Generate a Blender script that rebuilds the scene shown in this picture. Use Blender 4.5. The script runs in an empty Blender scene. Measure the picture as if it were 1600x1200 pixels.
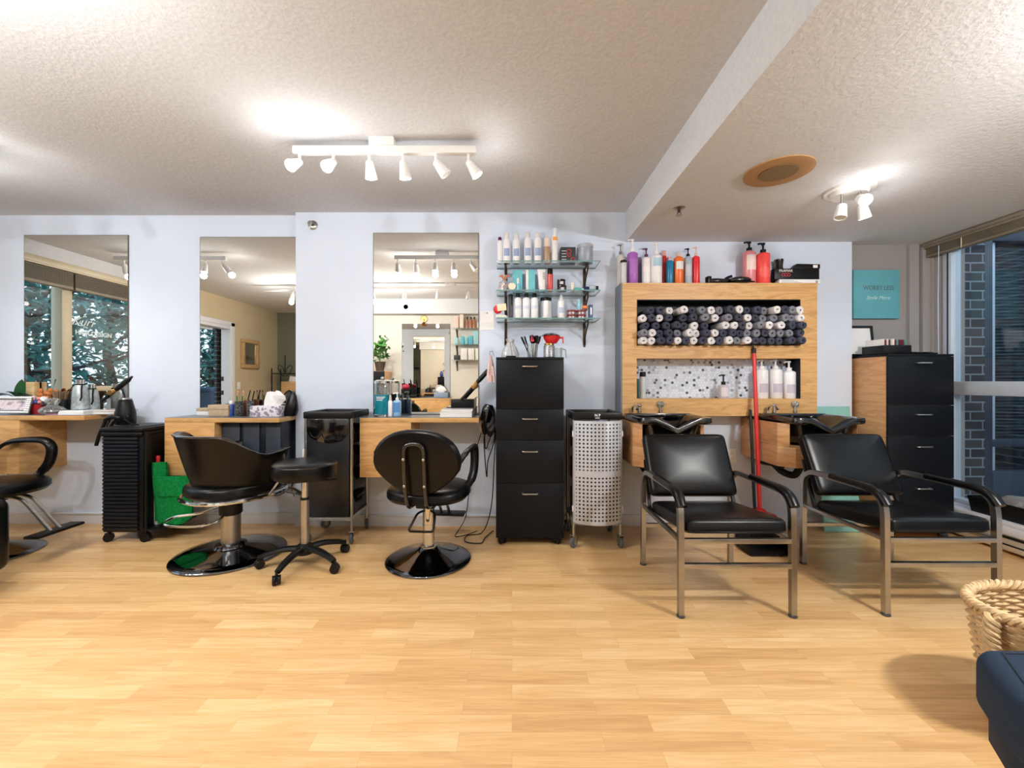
import bpy, bmesh, math, random
from mathutils import Vector, Matrix, Euler
RND = random.Random(11)
PI = math.pi
SC = bpy.context.scene
COL = SC.collection
# ---- camera model: pixels of the 1600x1200 frame to metres -----------------
F, H, CX, CY = 645.0, 1.16, 800.0, 597.0
def PX(px, d): return (px - CX) * d / F
def PZ(py, d): return H - (py - CY) * d / F
WL, WR = 3.40, 3.34            # main wall: left stretch and right stretch
CEIL, SOF = 2.533, 2.294       # ceiling and lowered ceiling

# ---- node materials ---------------------------------------------------------
def lin(c):
    def f(u):
        u /= 255.0
        return u / 12.92 if u <= .04045 else ((u + .055) / 1.055) ** 2.4
    return (f(c[0]), f(c[1]), f(c[2]), 1.0)
class NT:
    def __init__(s, name):
        s.m = bpy.data.materials.new(name); s.m.use_nodes = True
        s.t = s.m.node_tree; s.t.nodes.clear()
        s.out = s.t.nodes.new('ShaderNodeOutputMaterial')
        s.b = None
    def n(s, typ, **kw):
        nd = s.t.nodes.new('ShaderNode' + typ)
        for k, v in kw.items(): setattr(nd, k, v)
        return nd
    def l(s, a, b): s.t.links.new(a, b)
    def setin(s, sock, v):
        if hasattr(v, 'is_linked') or hasattr(v, 'links'): s.l(v, sock)
        else: sock.default_value = v
    def math(s, op, a, b=0.0, c=None):
        nd = s.n('Math', operation=op)
        s.setin(nd.inputs[0], a); s.setin(nd.inputs[1], b)
        if c is not None: s.setin(nd.inputs[2], c)
        return nd.outputs[0]
    def mix(s, fac, a, b):
        nd = s.n('Mix', data_type='RGBA')
        s.setin(nd.inputs[0], fac); s.setin(nd.inputs[6], a); s.setin(nd.inputs[7], b)
        return nd.outputs[2]
    def coord(s, kind='Object', scale=(1, 1, 1), rot=(0, 0, 0)):
        tc = s.n('TexCoord'); mp = s.n('Mapping')
        mp.inputs['Scale'].default_value = scale; mp.inputs['Rotation'].default_value = rot
        s.l(tc.outputs[kind], mp.inputs['Vector'])
        return mp.outputs['Vector']
    def noise(s, vec, scale, detail=3, rough=.5, dist=0.0):
        nd = s.n('TexNoise'); nd.inputs['Scale'].default_value = scale
        nd.inputs['Detail'].default_value = detail; nd.inputs['Roughness'].default_value = rough
        nd.inputs['Distortion'].default_value = dist
        s.l(vec, nd.inputs['Vector']); return nd.outputs[0]
    def ramp(s, fac, stops):
        nd = s.n('ValToRGB'); cr = nd.color_ramp
        while len(cr.elements) < len(stops): cr.elements.new(.5)
        for e, (p, c) in zip(cr.elements, stops): e.position = p; e.color = c
        s.l(fac, nd.inputs[0]); return nd.outputs[0]
    def principled(s, col, rough=.5, metal=0.0, spec=.5, coat=0.0):
        b = s.b = s.n('BsdfPrincipled')
        s.setin(b.inputs['Base Color'], col); s.setin(b.inputs['Roughness'], rough)
        b.inputs['Metallic'].default_value = metal; b.inputs['Specular IOR Level'].default_value = spec
        b.inputs['Coat Weight'].default_value = coat; b.inputs['Coat Roughness'].default_value = .08
        s.l(b.outputs[0], s.out.inputs[0]); return b
    def bump(s, h, strength, dist=.01):
        nd = s.n('Bump'); nd.inputs['Strength'].default_value = strength; nd.inputs['Distance'].default_value = dist
        s.l(h, nd.inputs['Height']); s.l(nd.outputs[0], s.b.inputs['Normal'])
def mat(name, col, rough=.5, metal=0.0, spec=.5, coat=0.0, var=.06, vs=18.0, bump=0.0, bs=120.0):
    t = NT(name); v = t.coord()
    n = t.noise(v, vs)
    c = lin(col); d = tuple(x * (1 - var * 2) for x in c[:3]) + (1,); e = tuple(min(1, x * (1 + var)) for x in c[:3]) + (1,)
    t.principled(t.ramp(n, [(.3, d), (.7, e)]), rough, metal, spec, coat)
    if bump: t.bump(t.noise(v, bs), bump, .002)
    return t.m
_cache = {}
def plain(col, rough=.4, metal=0.0):
    k = (tuple(col), rough, metal)
    if k not in _cache: _cache[k] = mat('finish_%d' % len(_cache), col, rough, metal, var=.03)
    return _cache[k]
def glassy(name, tint, rough=0.0, fac=.12, opaque=0.0, fr=.8):
    """thin clear sheet: mostly see-through with a fresnel shine"""
    t = NT(name)
    tr = t.n('BsdfTransparent'); tr.inputs[0].default_value = tint
    gl = t.n('BsdfGlossy'); gl.inputs['Roughness'].default_value = rough; gl.inputs[0].default_value = (1, 1, 1, 1)
    lw = t.n('LayerWeight'); lw.inputs[0].default_value = .25
    f = t.math('MULTIPLY_ADD', lw.outputs['Fresnel'], fr, fac * .3)
    m = t.n('MixShader'); t.l(f, m.inputs[0]); t.l(tr.outputs[0], m.inputs[1]); t.l(gl.outputs[0], m.inputs[2])
    o = m.outputs[0]
    if opaque:
        df = t.n('BsdfDiffuse'); df.inputs[0].default_value = tint
        m2 = t.n('MixShader'); m2.inputs[0].default_value = opaque
        t.l(o, m2.inputs[1]); t.l(df.outputs[0], m2.inputs[2]); o = m2.outputs[0]
    t.l(o, t.out.inputs[0]); return t.m
def emit(name, col, s):
    t = NT(name); e = t.n('Emission'); e.inputs[0].default_value = col; e.inputs[1].default_value = s
    t.l(e.outputs[0], t.out.inputs[0]); return t.m
def wood(name, lo, mid, hi, axis='x', rough=.42, dens=1.0):
    t = NT(name)
    s = {'x': (1.1, 1.1, 10), 'z': (9, 9, 1.1)}[axis]
    v = t.coord('Object', s)
    n1 = t.noise(v, 1.6 * dens, 4, .55, .7)
    s2 = {'x': (3, 3, 170), 'z': (160, 160, 3)}[axis]
    n2 = t.noise(t.coord('Object', s2), 1.0, 2)
    w = t.math('FRACT', t.math('MULTIPLY', n1, 6.0))
    w2 = t.math('ABSOLUTE', t.math('SUBTRACT', w, .5))
    k = t.math('ADD', t.math('MULTIPLY', w2, .9), t.math('MULTIPLY', n2, .45))
    c = t.ramp(k, [(.18, lin(lo)), (.5, lin(mid)), (.85, lin(hi))])
    t.principled(c, rough, 0, .4); t.bump(n2, .05, .001)
    return t.m

M = {}
M['wall'] = mat('wall_paint', (212, 223, 241), .75, 0, .3, var=.012, vs=3, bump=.04, bs=160)
M['wall_warm'] = mat('wall_paint_warm', (196, 182, 152), .8, 0, .3, var=.02, vs=3)
M['wall_back'] = mat('wall_paint_cream', (216, 213, 204), .8, 0, .3, var=.02, vs=3)
M['wall_sage'] = mat('wall_paint_sage', (120, 124, 112), .8, 0, .3, var=.02, vs=3)
M['wall_taupe'] = mat('wall_paint_taupe', (156, 152, 151), .8, 0, .3, var=.02, vs=3)
def _ceil():
    t = NT('textured_ceiling'); v = t.coord()
    n = t.noise(v, 55, 4, .6); t.principled(t.ramp(n, [(.3, lin((203, 206, 211))), (.7, lin((214, 217, 222)))]), .9, 0, .2)
    t.bump(n, .22, .012); return t.m
M['ceil'] = _ceil()
def _floor():
    t = NT('laminate_floor'); tc = t.n('TexCoord')
    br = t.n('TexBrick'); br.offset = .37; br.offset_frequency = 2; br.squash = 1.0
    mp = t.n('Mapping'); t.l(tc.outputs['Object'], mp.inputs[0])
    t.l(mp.outputs[0], br.inputs['Vector'])
    br.inputs['Color1'].default_value = (0, 0, 0, 1); br.inputs['Color2'].default_value = (1, 1, 1, 1)
    br.inputs['Mortar'].default_value = (.5, .5, .5, 1); br.inputs['Scale'].default_value = 1.0
    br.inputs['Mortar Size'].default_value = .0006; br.inputs['Bias'].default_value = 0.0
    br.inputs['Brick Width'].default_value = .47; br.inputs['Row Height'].default_value = .072
    sep = t.n('SeparateColor'); t.l(br.outputs['Color'], sep.inputs[0]); tone = sep.outputs[0]
    row = t.math('FLOOR', t.math('DIVIDE', _sepxyz(t, tc)[1], .072))
    cmb = t.n('CombineXYZ'); x, y, z = _sepxyz(t, tc)
    t.l(t.math('ADD', t.math('MULTIPLY', x, 2.2), t.math('MULTIPLY', tone, 37.0)), cmb.inputs[0])
    t.l(t.math('MULTIPLY', y, 26.0), cmb.inputs[1]); t.l(t.math('MULTIPLY', row, 3.7), cmb.inputs[2])
    n1 = t.noise(cmb.outputs[0], 1.3, 4, .55, .9)
    cm2 = t.n('CombineXYZ'); t.l(t.math('MULTIPLY', x, 6.0), cm2.inputs[0]); t.l(t.math('MULTIPLY', y, 300.0), cm2.inputs[1])
    n2 = t.noise(cm2.outputs[0], 1.0, 2)
    k = t.math('ADD', t.math('MULTIPLY', n1, .5), t.math('ADD', t.math('MULTIPLY', tone, .20), t.math('MULTIPLY', n2, .30)))
    c = t.ramp(k, [(.25, lin((186, 140, 90))), (.5, lin((214, 173, 119))), (.75, lin((232, 200, 152)))])
    j = t.mix(t.math('MULTIPLY', br.outputs['Fac'], .45), c, lin((150, 100, 55)))
    t.principled(j, .3, 0, .45); t.bump(n2, .03, .0008); return t.m
def _sepxyz(t, tc):
    s = t.n('SeparateXYZ'); t.l(tc.outputs['Object'], s.inputs[0]); return s.outputs
M['floor'] = _floor()
M['oak'] = wood('oak_veneer', (188, 142, 90), (206, 162, 106), (216, 174, 120))
M['oakv'] = wood('oak_veneer_side', (182, 132, 88), (198, 150, 104), (208, 162, 116))
M['pine'] = wood('light_wood', (196, 160, 110), (214, 182, 134), (226, 198, 152))
M['kraft'] = mat('kraft_wood_box', (186, 166, 138), .7, var=.08, vs=40)
M['topgrey'] = mat('dark_grey_laminate', (92, 97, 106), .28, 0, .5, var=.04)
M['blk'] = mat('black_vinyl', (7, 7, 9), .3, 0, .27, var=.08, bump=.06, bs=220)
M['blkwood'] = mat('black_laminate', (14, 17, 23), .42, 0, .2, var=.08, vs=8)
M['blkplastic'] = mat('black_plastic', (11, 12, 14), .4, 0, .3, var=.05)
M['blkgloss'] = mat('black_gloss', (9, 9, 11), .12, 0, .6, coat=.6, var=.03)
M['blknavy'] = mat('navy_black_plastic', (19, 22, 30), .35, 0, .5, var=.05)
M['rubber'] = mat('grey_rubber', (88, 96, 102), .6)
M['chrome'] = mat('chrome', (205, 205, 205), .12, 1.0, var=.02)
M['steel'] = mat('brushed_steel', (176, 174, 170), .3, 1.0, var=.04)
M['darkchrome'] = mat('dark_chrome', (126, 130, 138), .08, 1.0, var=.02)
M['bronze'] = mat('antique_bronze', (72, 54, 40), .45, .6, var=.2, vs=60)
M['gold'] = mat('gold_metal', (190, 150, 90), .28, 1.0, var=.05)
M['copper'] = mat('copper', (176, 110, 86), .35, .7, var=.08)
M['white'] = mat('white_enamel', (236, 236, 236), .35, 0, .5, var=.01)
M['whitepl'] = mat('white_plastic', (232, 232, 235), .35, 0, .5, var=.015)
M['trim'] = mat('white_trim', (214, 218, 226), .5, var=.01)
M['frame_alu'] = mat('window_aluminium', (196, 208, 224), .4, .1, var=.02)
M['frame_tan'] = mat('window_frame_tan', (196, 184, 160), .45, var=.02)
M['taupe'] = mat('taupe_blind', (134, 124, 108), .6, var=.04)
M['paper'] = mat('white_paper', (238, 238, 238), .8, var=.01)
M['teal'] = mat('teal_canvas', (98, 172, 186), .7, var=.05, vs=6)
M['tealboard'] = mat('teal_board', (132, 192, 186), .6, var=.04)
M['grey_side'] = mat('grey_side_panel', (112, 118, 128), .5)
M['navy'] = mat('navy_fabric', (36, 50, 68), .85, 0, .2, var=.08, vs=200, bump=.25, bs=500)
M['green'] = mat('green_towel', (18, 128, 64), .95, 0, .1, var=.15, vs=60, bump=.5, bs=300)
M['wicker'] = mat('wicker', (206, 176, 132), .7, var=.16, vs=40)
M['red'] = mat('red_plastic', (205, 36, 40), .35, var=.04)
M['speaker'] = mat('tan_speaker_ring', (172, 132, 86), .6, var=.03)
M['speaker_in'] = mat('tan_speaker_grille', (132, 108, 74), .8, var=.1, vs=300)
M['pink'] = mat('pink_cloth', (226, 196, 192), .9, var=.06)
M['foliage'] = mat('leaf_green', (60, 136, 140), .6, var=.35, vs=2.2)
M['leafdark'] = mat('orchid_leaf', (30, 84, 46), .35, var=.2, vs=12)
M['plantgreen'] = mat('plant_leaf', (66, 130, 54), .5, var=.25, vs=16)
M['bark'] = mat('bark', (62, 54, 52), .9, var=.2, vs=20)
M['bulb'] = emit('lamp_glow', (1, .93, .80, 1), 28.0)
M['glass'] = glassy('window_glass', (.93, .97, .98, 1), fr=.22)
M['shelfglass'] = glassy('shelf_glass', (.95, .99, .985, 1), 0, .1, .03, .3)
M['glassedge'] = mat('shelf_glass_edge', (112, 150, 150), .15, var=.03)
M['clear'] = glassy('clear_glass', (.94, .97, .97, 1), .02, .3, .06)
M['clearbag'] = glassy('clear_plastic_bag', (.88, .9, .92, 1), .15, .5, .22)
def _mirror():
    t = NT('mirror_silver'); g = t.n('BsdfGlossy'); g.inputs[0].default_value = (.86, .83, .77, 1); g.inputs['Roughness'].default_value = 0
    t.l(g.outputs[0], t.out.inputs[0]); return t.m
M['mirror'] = _mirror()
def _brick(name, a, b, mortar, ax=(1, 0, 0)):
    t = NT(name); tc = t.n('TexCoord'); s = t.n('SeparateXYZ'); t.l(tc.outputs['Object'], s.inputs[0])
    c = t.n('CombineXYZ'); t.l(t.math('ADD', s.outputs[0], s.outputs[1]), c.inputs[0]); t.l(s.outputs[2], c.inputs[1])
    br = t.n('TexBrick'); t.l(c.outputs[0], br.inputs['Vector'])
    br.inputs['Scale'].default_value = 1; br.inputs['Brick Width'].default_value = .205; br.inputs['Row Height'].default_value = .0765
    br.inputs['Mortar Size'].default_value = .0065; br.inputs['Mortar Smooth'].default_value = .1
    br.inputs['Color1'].default_value = lin(a); br.inputs['Color2'].default_value = lin(b); br.inputs['Mortar'].default_value = lin(mortar)
    t.principled(br.outputs['Color'], .85, 0, .2); t.bump(t.math('SUBTRACT', 1.0, br.outputs['Fac']), .6, .006); return t.m
M['brick'] = _brick('slate_brick', (58, 60, 66), (76, 76, 80), (128, 138, 148))
def _cells(t, x, y, px, py):
    """staggered grid of round cells: distance from the cell centre (in px) and a random number per cell"""
    r = t.math('FLOOR', t.math('DIVIDE', y, py))
    xo = t.math('ADD', t.math('DIVIDE', x, px), t.math('MULTIPLY', t.math('MODULO', t.math('ADD', r, 1000.0), 2.0), .5))
    fx = t.math('SUBTRACT', t.math('FRACT', t.math('ADD', xo, 100.0)), .5)
    fy = t.math('MULTIPLY', t.math('SUBTRACT', t.math('FRACT', t.math('ADD', t.math('DIVIDE', y, py), 100.0)), .5), py / px)
    d = t.math('SQRT', t.math('ADD', t.math('MULTIPLY', fx, fx), t.math('MULTIPLY', fy, fy)))
    c = t.n('CombineXYZ'); t.l(t.math('FLOOR', t.math('ADD', xo, 100.0)), c.inputs[0]); t.l(r, c.inputs[1])
    w = t.n('TexWhiteNoise', noise_dimensions='2D'); t.l(c.outputs[0], w.inputs['Vector'])
    return d, w.outputs['Value']
def _tile():
    t = NT('penny_tile'); tc = t.n('TexCoord'); s = _sepxyz(t, tc)
    d, w = _cells(t, s[0], s[2], .0235, .0204)
    col = t.ramp(w, [(0, lin((220, 230, 244))), (.45, lin((208, 219, 236))), (.72, lin((192, 204, 224))), (.88, lin((150, 156, 168))), (.94, lin((72, 78, 90)))])
    for n in t.t.nodes:
        if n.type == 'VALTORGB': n.color_ramp.interpolation = 'CONSTANT'
    inside = t.math('LESS_THAN', d, .46)
    c = t.mix(inside, lin((196, 207, 224)), col)
    t.principled(c, .2, 0, .5); t.bump(inside, .2, .001); return t.m
M['tile'] = _tile()
def _perf():
    t = NT('perforated_panel'); tc = t.n('TexCoord'); s = _sepxyz(t, tc)
    fx = t.math('SUBTRACT', t.math('FRACT', t.math('ADD', t.math('DIVIDE', s[0], .0257), 100.5)), .5)
    fz = t.math('SUBTRACT', t.math('FRACT', t.math('ADD', t.math('DIVIDE', s[2], .0263), 100.5)), .5)
    d = t.math('SQRT', t.math('ADD', t.math('MULTIPLY', fx, fx), t.math('MULTIPLY', fz, fz)))
    hole = t.math('LESS_THAN', d, .27)
    edge = t.math('LESS_THAN', t.math('ABSOLUTE', s[0]), .153)
    bandz = t.math('GREATER_THAN', t.math('ABSOLUTE', t.math('SUBTRACT', s[2], .528)), .022)
    top = t.math('LESS_THAN', s[2], .872); bot = t.math('GREATER_THAN', s[2], .20)
    f = t.math('MULTIPLY', t.math('MULTIPLY', hole, edge), t.math('MULTIPLY', bandz, t.math('MULTIPLY', top, bot)))
    t.principled(t.mix(f, lin((180, 183, 191)), lin((8, 9, 12))), .4, 0, .5); return t.m
M['perf'] = _perf()
def _damask():
    t = NT('damask_card'); v = t.coord('Object', (38, 38, 38)); vo = t.n('TexVoronoi'); t.l(v, vo.inputs['Vector']); vo.inputs['Scale'].default_value = 1.0
    n = t.noise(v, 3.0, 2)
    k = t.math('GREATER_THAN', t.math('ADD', vo.outputs['Distance'], t.math('MULTIPLY', n, .5)), .72)
    t.principled(t.mix(k, lin((150, 142, 158)), lin((226, 222, 230))), .7); return t.m
M['damask'] = _damask()
def towelmat(name, col):
    t = NT(name); v = t.coord(); n = t.noise(v, 260, 2); n2 = t.noise(v, 30, 2)
    c = lin(col); t.principled(t.ramp(n2, [(.3, tuple(x * .75 for x in c[:3]) + (1,)), (.7, c)]), .95, 0, .1)
    t.bump(n, .7, .003); return t.m
M['tw'] = towelmat('white_towel', (232, 231, 234)); M['td'] = towelmat('charcoal_towel', (74, 76, 92)); M['tg'] = towelmat('grey_towel', (132, 134, 146))

# ---- mesh builder -----------------------------------------------------------
class G:
    def __init__(s): s.bm = bmesh.new()
    def _new(s, verts, faces, mi=0, T=None):
        vs = [s.bm.verts.new((T @ Vector(v)) if T else v) for v in verts]
        for f in faces:
            try: s.bm.faces.new([vs[i] for i in f]).material_index = mi
            except ValueError: pass
        return s
    def _merge(s, b2, mi, T):
        if T: bmesh.ops.transform(b2, matrix=T, verts=b2.verts)
        for f in b2.faces: f.material_index = mi
        me = bpy.data.meshes.new('tmp'); b2.to_mesh(me); b2.free(); s.bm.from_mesh(me); bpy.data.meshes.remove(me)
        return s
    def bx(s, x0, x1, y0, y1, z0, z1, bev=0.0, seg=2, mi=0, T=None):
        b = bmesh.new(); bmesh.ops.create_cube(b, size=1.0)
        for v in b.verts:
            v.co = Vector(((x0 + x1) / 2 + v.co.x * (x1 - x0), (y0 + y1) / 2 + v.co.y * (y1 - y0), (z0 + z1) / 2 + v.co.z * (z1 - z0)))
        if bev > 0:
            bev = min(bev, .49 * min(abs(x1 - x0), abs(y1 - y0), abs(z1 - z0)))
            bmesh.ops.bevel(b, geom=list(b.edges), offset=bev, segments=seg, profile=.5, affect='EDGES', clamp_overlap=True)
        return s._merge(b, mi, T)
    def lathe(s, prof, c=(0, 0, 0), seg=24, mi=0, T=None, sx=1.0, sy=1.0):
        vs, fs = [], []
        for r, z in prof:
            for i in range(seg):
                a = 2 * PI * i / seg; vs.append((c[0] + r * sx * math.cos(a), c[1] + r * sy * math.sin(a), c[2] + z))
        n = len(prof)
        for k in range(n - 1):
            for i in range(seg):
                j = (i + 1) % seg; fs.append((k * seg + i, k * seg + j, (k + 1) * seg + j, (k + 1) * seg + i))
        fs.append(tuple(range(seg - 1, -1, -1))); fs.append(tuple((n - 1) * seg + i for i in range(seg)))
        return s._new(vs, fs, mi, T)
    def cyl(s, c, r, z0, z1, seg=24, bev=.0, mi=0, T=None):
        p = [(r, z0), (r, z1)] if not bev else [(r - bev, z0), (r, z0 + bev), (r, z1 - bev), (r - bev, z1)]
        return s.lathe(p, c, seg, mi, T)
    def tube(s, pts, r, seg=8, closed=False, mi=0, T=None, flat=1.0, up=None):
        P = [Vector(p) for p in pts]; n = len(P)
        rr = r if isinstance(r, (list, tuple)) else [r] * n
        tang = []
        for i in range(n):
            a = P[(i - 1) % n] if (closed or i) else P[i]; b = P[(i + 1) % n] if (closed or i < n - 1) else P[i]
            t = (b - a); tang.append(t.normalized() if t.length > 1e-9 else Vector((0, 0, 1)))
        u = Vector(up) if up else (Vector((0, 0, 1)) if abs(tang[0].z) < .9 else Vector((1, 0, 0)))
        vs, fs = [], []; off = PI / 4 if seg == 4 else 0
        for i in range(n):
            t = tang[i]; u = (u - t * u.dot(t))
            u = u.normalized() if u.length > 1e-6 else t.orthogonal().normalized()
            w = t.cross(u)
            for k in range(seg):
                a = 2 * PI * k / seg + off
                vs.append(P[i] + (u * math.cos(a) * flat + w * math.sin(a)) * rr[i] * (1.414 if seg == 4 else 1))
        m = n if closed else n - 1
        for i in range(m):
            j = (i + 1) % n
            for k in range(seg):
                l = (k + 1) % seg; fs.append((i * seg + k, i * seg + l, j * seg + l, j * seg + k))
        if not closed: fs.append(tuple(range(seg - 1, -1, -1))); fs.append(tuple((n - 1) * seg + k for k in range(seg)))
        return s._new(vs, fs, mi, T)
    def prism(s, out, axis, a0, a1, bev=0.0, seg=2, mi=0, T=None):
        b = bmesh.new(); n = len(out)
        def m(p, a): return {'x': (a, p[0], p[1]), 'y': (p[0], a, p[1]), 'z': (p[0], p[1], a)}[axis]
        v0 = [b.verts.new(m(p, a0)) for p in out]; v1 = [b.verts.new(m(p, a1)) for p in out]
        b.faces.new(v0); b.faces.new(v1[::-1])
        for i in range(n): b.faces.new((v0[i], v0[(i + 1) % n], v1[(i + 1) % n], v1[i]))
        bmesh.ops.recalc_face_normals(b, faces=b.faces)
        if bev > 0:
            eds = [e for e in b.edges if e.calc_face_angle(0) > .6]
            bmesh.ops.bevel(b, geom=eds, offset=bev, segments=seg, profile=.5, affect='EDGES', clamp_overlap=True)
        return s._merge(b, mi, T)
    def loft(s, rings, cap0=True, cap1=True, closed=True, mi=0, T=None):
        n = len(rings[0]); vs = [p for r in rings for p in r]; fs = []
        for k in range(len(rings) - 1):
            for i in range(n if closed else n - 1):
                j = (i + 1) % n; fs.append((k * n + i, k * n + j, (k + 1) * n + j, (k + 1) * n + i))
        if cap0: fs.append(tuple(range(n - 1, -1, -1)))
        if cap1: fs.append(tuple((len(rings) - 1) * n + i for i in range(n)))
        return s._new(vs, fs, mi, T)
    def ell(s, c, r, seg=16, ring=10, mi=0, T=None):
        pr = [(math.sin(PI * i / ring) if 0 < i < ring else .02, -math.cos(PI * i / ring)) for i in range(ring + 1)]
        vs, fs = [], []
        for q, z in pr:
            for i in range(seg):
                a = 2 * PI * i / seg; vs.append((c[0] + r[0] * q * math.cos(a), c[1] + r[1] * q * math.sin(a), c[2] + r[2] * z))
        for k in range(ring):
            for i in range(seg):
                j = (i + 1) % seg; fs.append((k * seg + i, k * seg + j, (k + 1) * seg + j, (k + 1) * seg + i))
        fs.append(tuple(range(seg - 1, -1, -1))); fs.append(tuple(ring * seg + i for i in range(seg)))
        return s._new(vs, fs, mi, T)
def smooth_path(pts, n=6, closed=False):
    P = [Vector(p) for p in pts]; out = []; m = len(P)
    for i in range(m if closed else m - 1):
        p0 = P[(i - 1) % m] if (closed or i) else P[i]; p1 = P[i]; p2 = P[(i + 1) % m]; p3 = P[(i + 2) % m] if (closed or i < m - 2) else p2
        for k in range(n):
            t = k / n
            out.append(.5 * ((2 * p1) + (p2 - p0) * t + (2 * p0 - 5 * p1 + 4 * p2 - p3) * t * t + (3 * p1 - p0 - 3 * p2 + p3) * t ** 3))
    if not closed: out.append(P[-1])
    return out
def round_path(pts, r=.05, n=5):
    """poly-line with rounded corners"""
    P = [Vector(p) for p in pts]; out = [P[0]]
    for i in range(1, len(P) - 1):
        a, b, c = P[i - 1], P[i], P[i + 1]
        ra = min(r, (a - b).length * .49, (c - b).length * .49)
        s, e = b + (a - b).normalized() * ra, b + (c - b).normalized() * ra
        for k in range(n + 1):
            t = k / n; out.append(s * (1 - t) ** 2 + b * 2 * t * (1 - t) + e * t * t)
    out.append(P[-1]); return out
def obj(name, g, m, parent=None, loc=None, rot=None, label=None, sharp=38, **props):
    me = bpy.data.meshes.new(name)
    bmesh.ops.recalc_face_normals(g.bm, faces=g.bm.faces); g.bm.to_mesh(me); g.bm.free()
    for x in (m if isinstance(m, (list, tuple)) else [m]): me.materials.append(M[x] if isinstance(x, str) else x)
    me.polygons.foreach_set('use_smooth', [True] * len(me.polygons)); me.set_sharp_from_angle(angle=math.radians(sharp))
    o = bpy.data.objects.new(name, me); COL.objects.link(o)
    if parent: o.parent = parent
    if loc: o.location = loc
    if rot: o.rotation_euler = rot
    if label: o['label'] = label
    for k, v in props.items(): o[k] = v
    return o
def thing(name, label, cat, loc=(0, 0, 0), rz=0.0, group=None, rot=None):
    o = bpy.data.objects.new(name, None); COL.objects.link(o); o.empty_display_size = .05
    o.location = loc; o.rotation_euler = rot if rot else (0, 0, rz)
    o['label'] = label; o['category'] = cat
    if group: o['group'] = group
    return o
def solo(name, g, m, label, cat, loc=None, rz=0.0, group=None, rot=None, sharp=38):
    """a thing that is one mesh"""
    o = obj(name, g, m, None, loc, rot if rot else (0, 0, rz), label, sharp); o['category'] = cat
    if group: o['group'] = group
    return o
def struct(name, g, m, parent=None, sharp=38):
    o = obj(name, g, m, parent, sharp=sharp)
    if not parent: o['kind'] = 'structure'
    return o
def copy_tree(o, parent=None):
    c = o.copy(); COL.objects.link(c)
    if parent: c.parent = parent
    for ch in list(o.children): copy_tree(ch, c)
    return c
def text(body, size, m, parent, loc, rot=(PI / 2, 0, 0), shear=0.0, off=0.0, name='lettering', ext=.0006, sx=1.0):
    cu = bpy.data.curves.new(name, 'FONT'); cu.body = body; cu.size = size; cu.align_x = 'CENTER'; cu.align_y = 'CENTER'
    cu.shear = shear; cu.offset = off; cu.extrude = ext; cu.resolution_u = 3
    tmp = bpy.data.objects.new('tmp', cu); COL.objects.link(tmp); me = bpy.data.meshes.new_from_object(tmp)
    bpy.data.objects.remove(tmp); me.name = name; me.materials.clear(); me.materials.append(M[m] if isinstance(m, str) else m)
    o = bpy.data.objects.new(name, me); COL.objects.link(o); o.parent = parent; o.location = loc; o.rotation_euler = rot; o.scale = (sx, 1, 1)
    return o
ORD = 'first second third fourth fifth sixth seventh eighth ninth tenth eleventh twelfth thirteenth fourteenth fifteenth sixteenth seventeenth eighteenth nineteenth twentieth'.split()
# ============================ THE SETTING ====================================
XL, XR = -4.65, 3.45
g = G(); g.bx(-4.9, 3.5, -1.65, 3.75, -.08, 0); struct('floor', g, 'floor')
g = G(); g.bx(-4.9, .92, -1.65, 3.75, CEIL, CEIL + .1); struct('ceiling', g, 'ceil')
g = G(); g.bx(.92, 3.62, -.5, 3.75, SOF, CEIL + .1); g.bx(-3.2, .92, -.5, -.14, SOF - .004, CEIL); struct('ceiling_lowered', g, 'ceil')
g = G(); g.bx(-4.9, -1.75, WL, 3.7, 0, CEIL); struct('wall_front_left', g, 'wall')
g = G(); g.bx(-1.75, 2.75, WR, 3.7, 0, CEIL); struct('wall_front', g, 'wall')
g = G(); g.bx(2.75, 3.62, 3.42, 3.7, 0, SOF); g.bx(3.265, 3.345, 3.39, 3.42, 0, SOF); g.bx(3.36, 3.45, 3.375, 3.42, .26, SOF); struct('wall_alcove', g, 'wall_taupe')
# left wall with a window (y 1.0-3.2) and a glazed door (y .2-1.0)
g = G()
for a in ((XL - .2, XL, 3.2, 3.7, 0, CEIL), (XL - .2, XL, 1.0, 3.2, 0, .5), (XL - .2, XL - .1, 1.0, 3.2, 2.37, CEIL), (XL - .2, XL, .9, 1.0, 0, CEIL),
          (XL - .2, XL, -.10, .9, 2.09, CEIL), (XL - .2, XL, -1.65, -.10, 0, CEIL)): g.bx(*a)
struct('wall_left', g, 'wall_warm')
g = G(); g.bx(XL - .1, XL + .012, .98, 3.4, 2.375, CEIL); struct('trim_3', g, 'ceil')
g = G(); g.bx(-3.2, 3.62, -.6, -.35, 0, SOF); struct('wall_back', g, 'wall_back')
g = G(); g.bx(-4.9, -3.0, -1.65, -1.4, 0, CEIL); g.bx(-3.2, -3.0, -1.4, -.6, 0, CEIL); struct('wall_entry', g, 'wall_sage')
g = G(); g.bx(XR, 3.62, -.5, 3.42, 0, .225); g.bx(XR, 3.62, 3.30, 3.42, .225, SOF); g.bx(XR, 3.62, -.5, -.1, .225, SOF); struct('wall_right', g, 'wall_taupe')
# baseboards
g = G(); g.bx(-4.65, -1.75, WL - .014, WL, 0, .075); g.bx(-4.65, -1.75, WL - .02, WL, .075, .09, .003)
g.bx(-1.75, 2.75, WR - .014, WR, 0, .075); g.bx(-1.75, 2.75, WR - .02, WR, .075, .09, .003); struct('baseboard_front', g, 'trim')
g = G(); g.bx(-2.9, 3.4, -.35, -.335, 0, .09, .003); struct('baseboard_back', g, 'trim')

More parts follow.
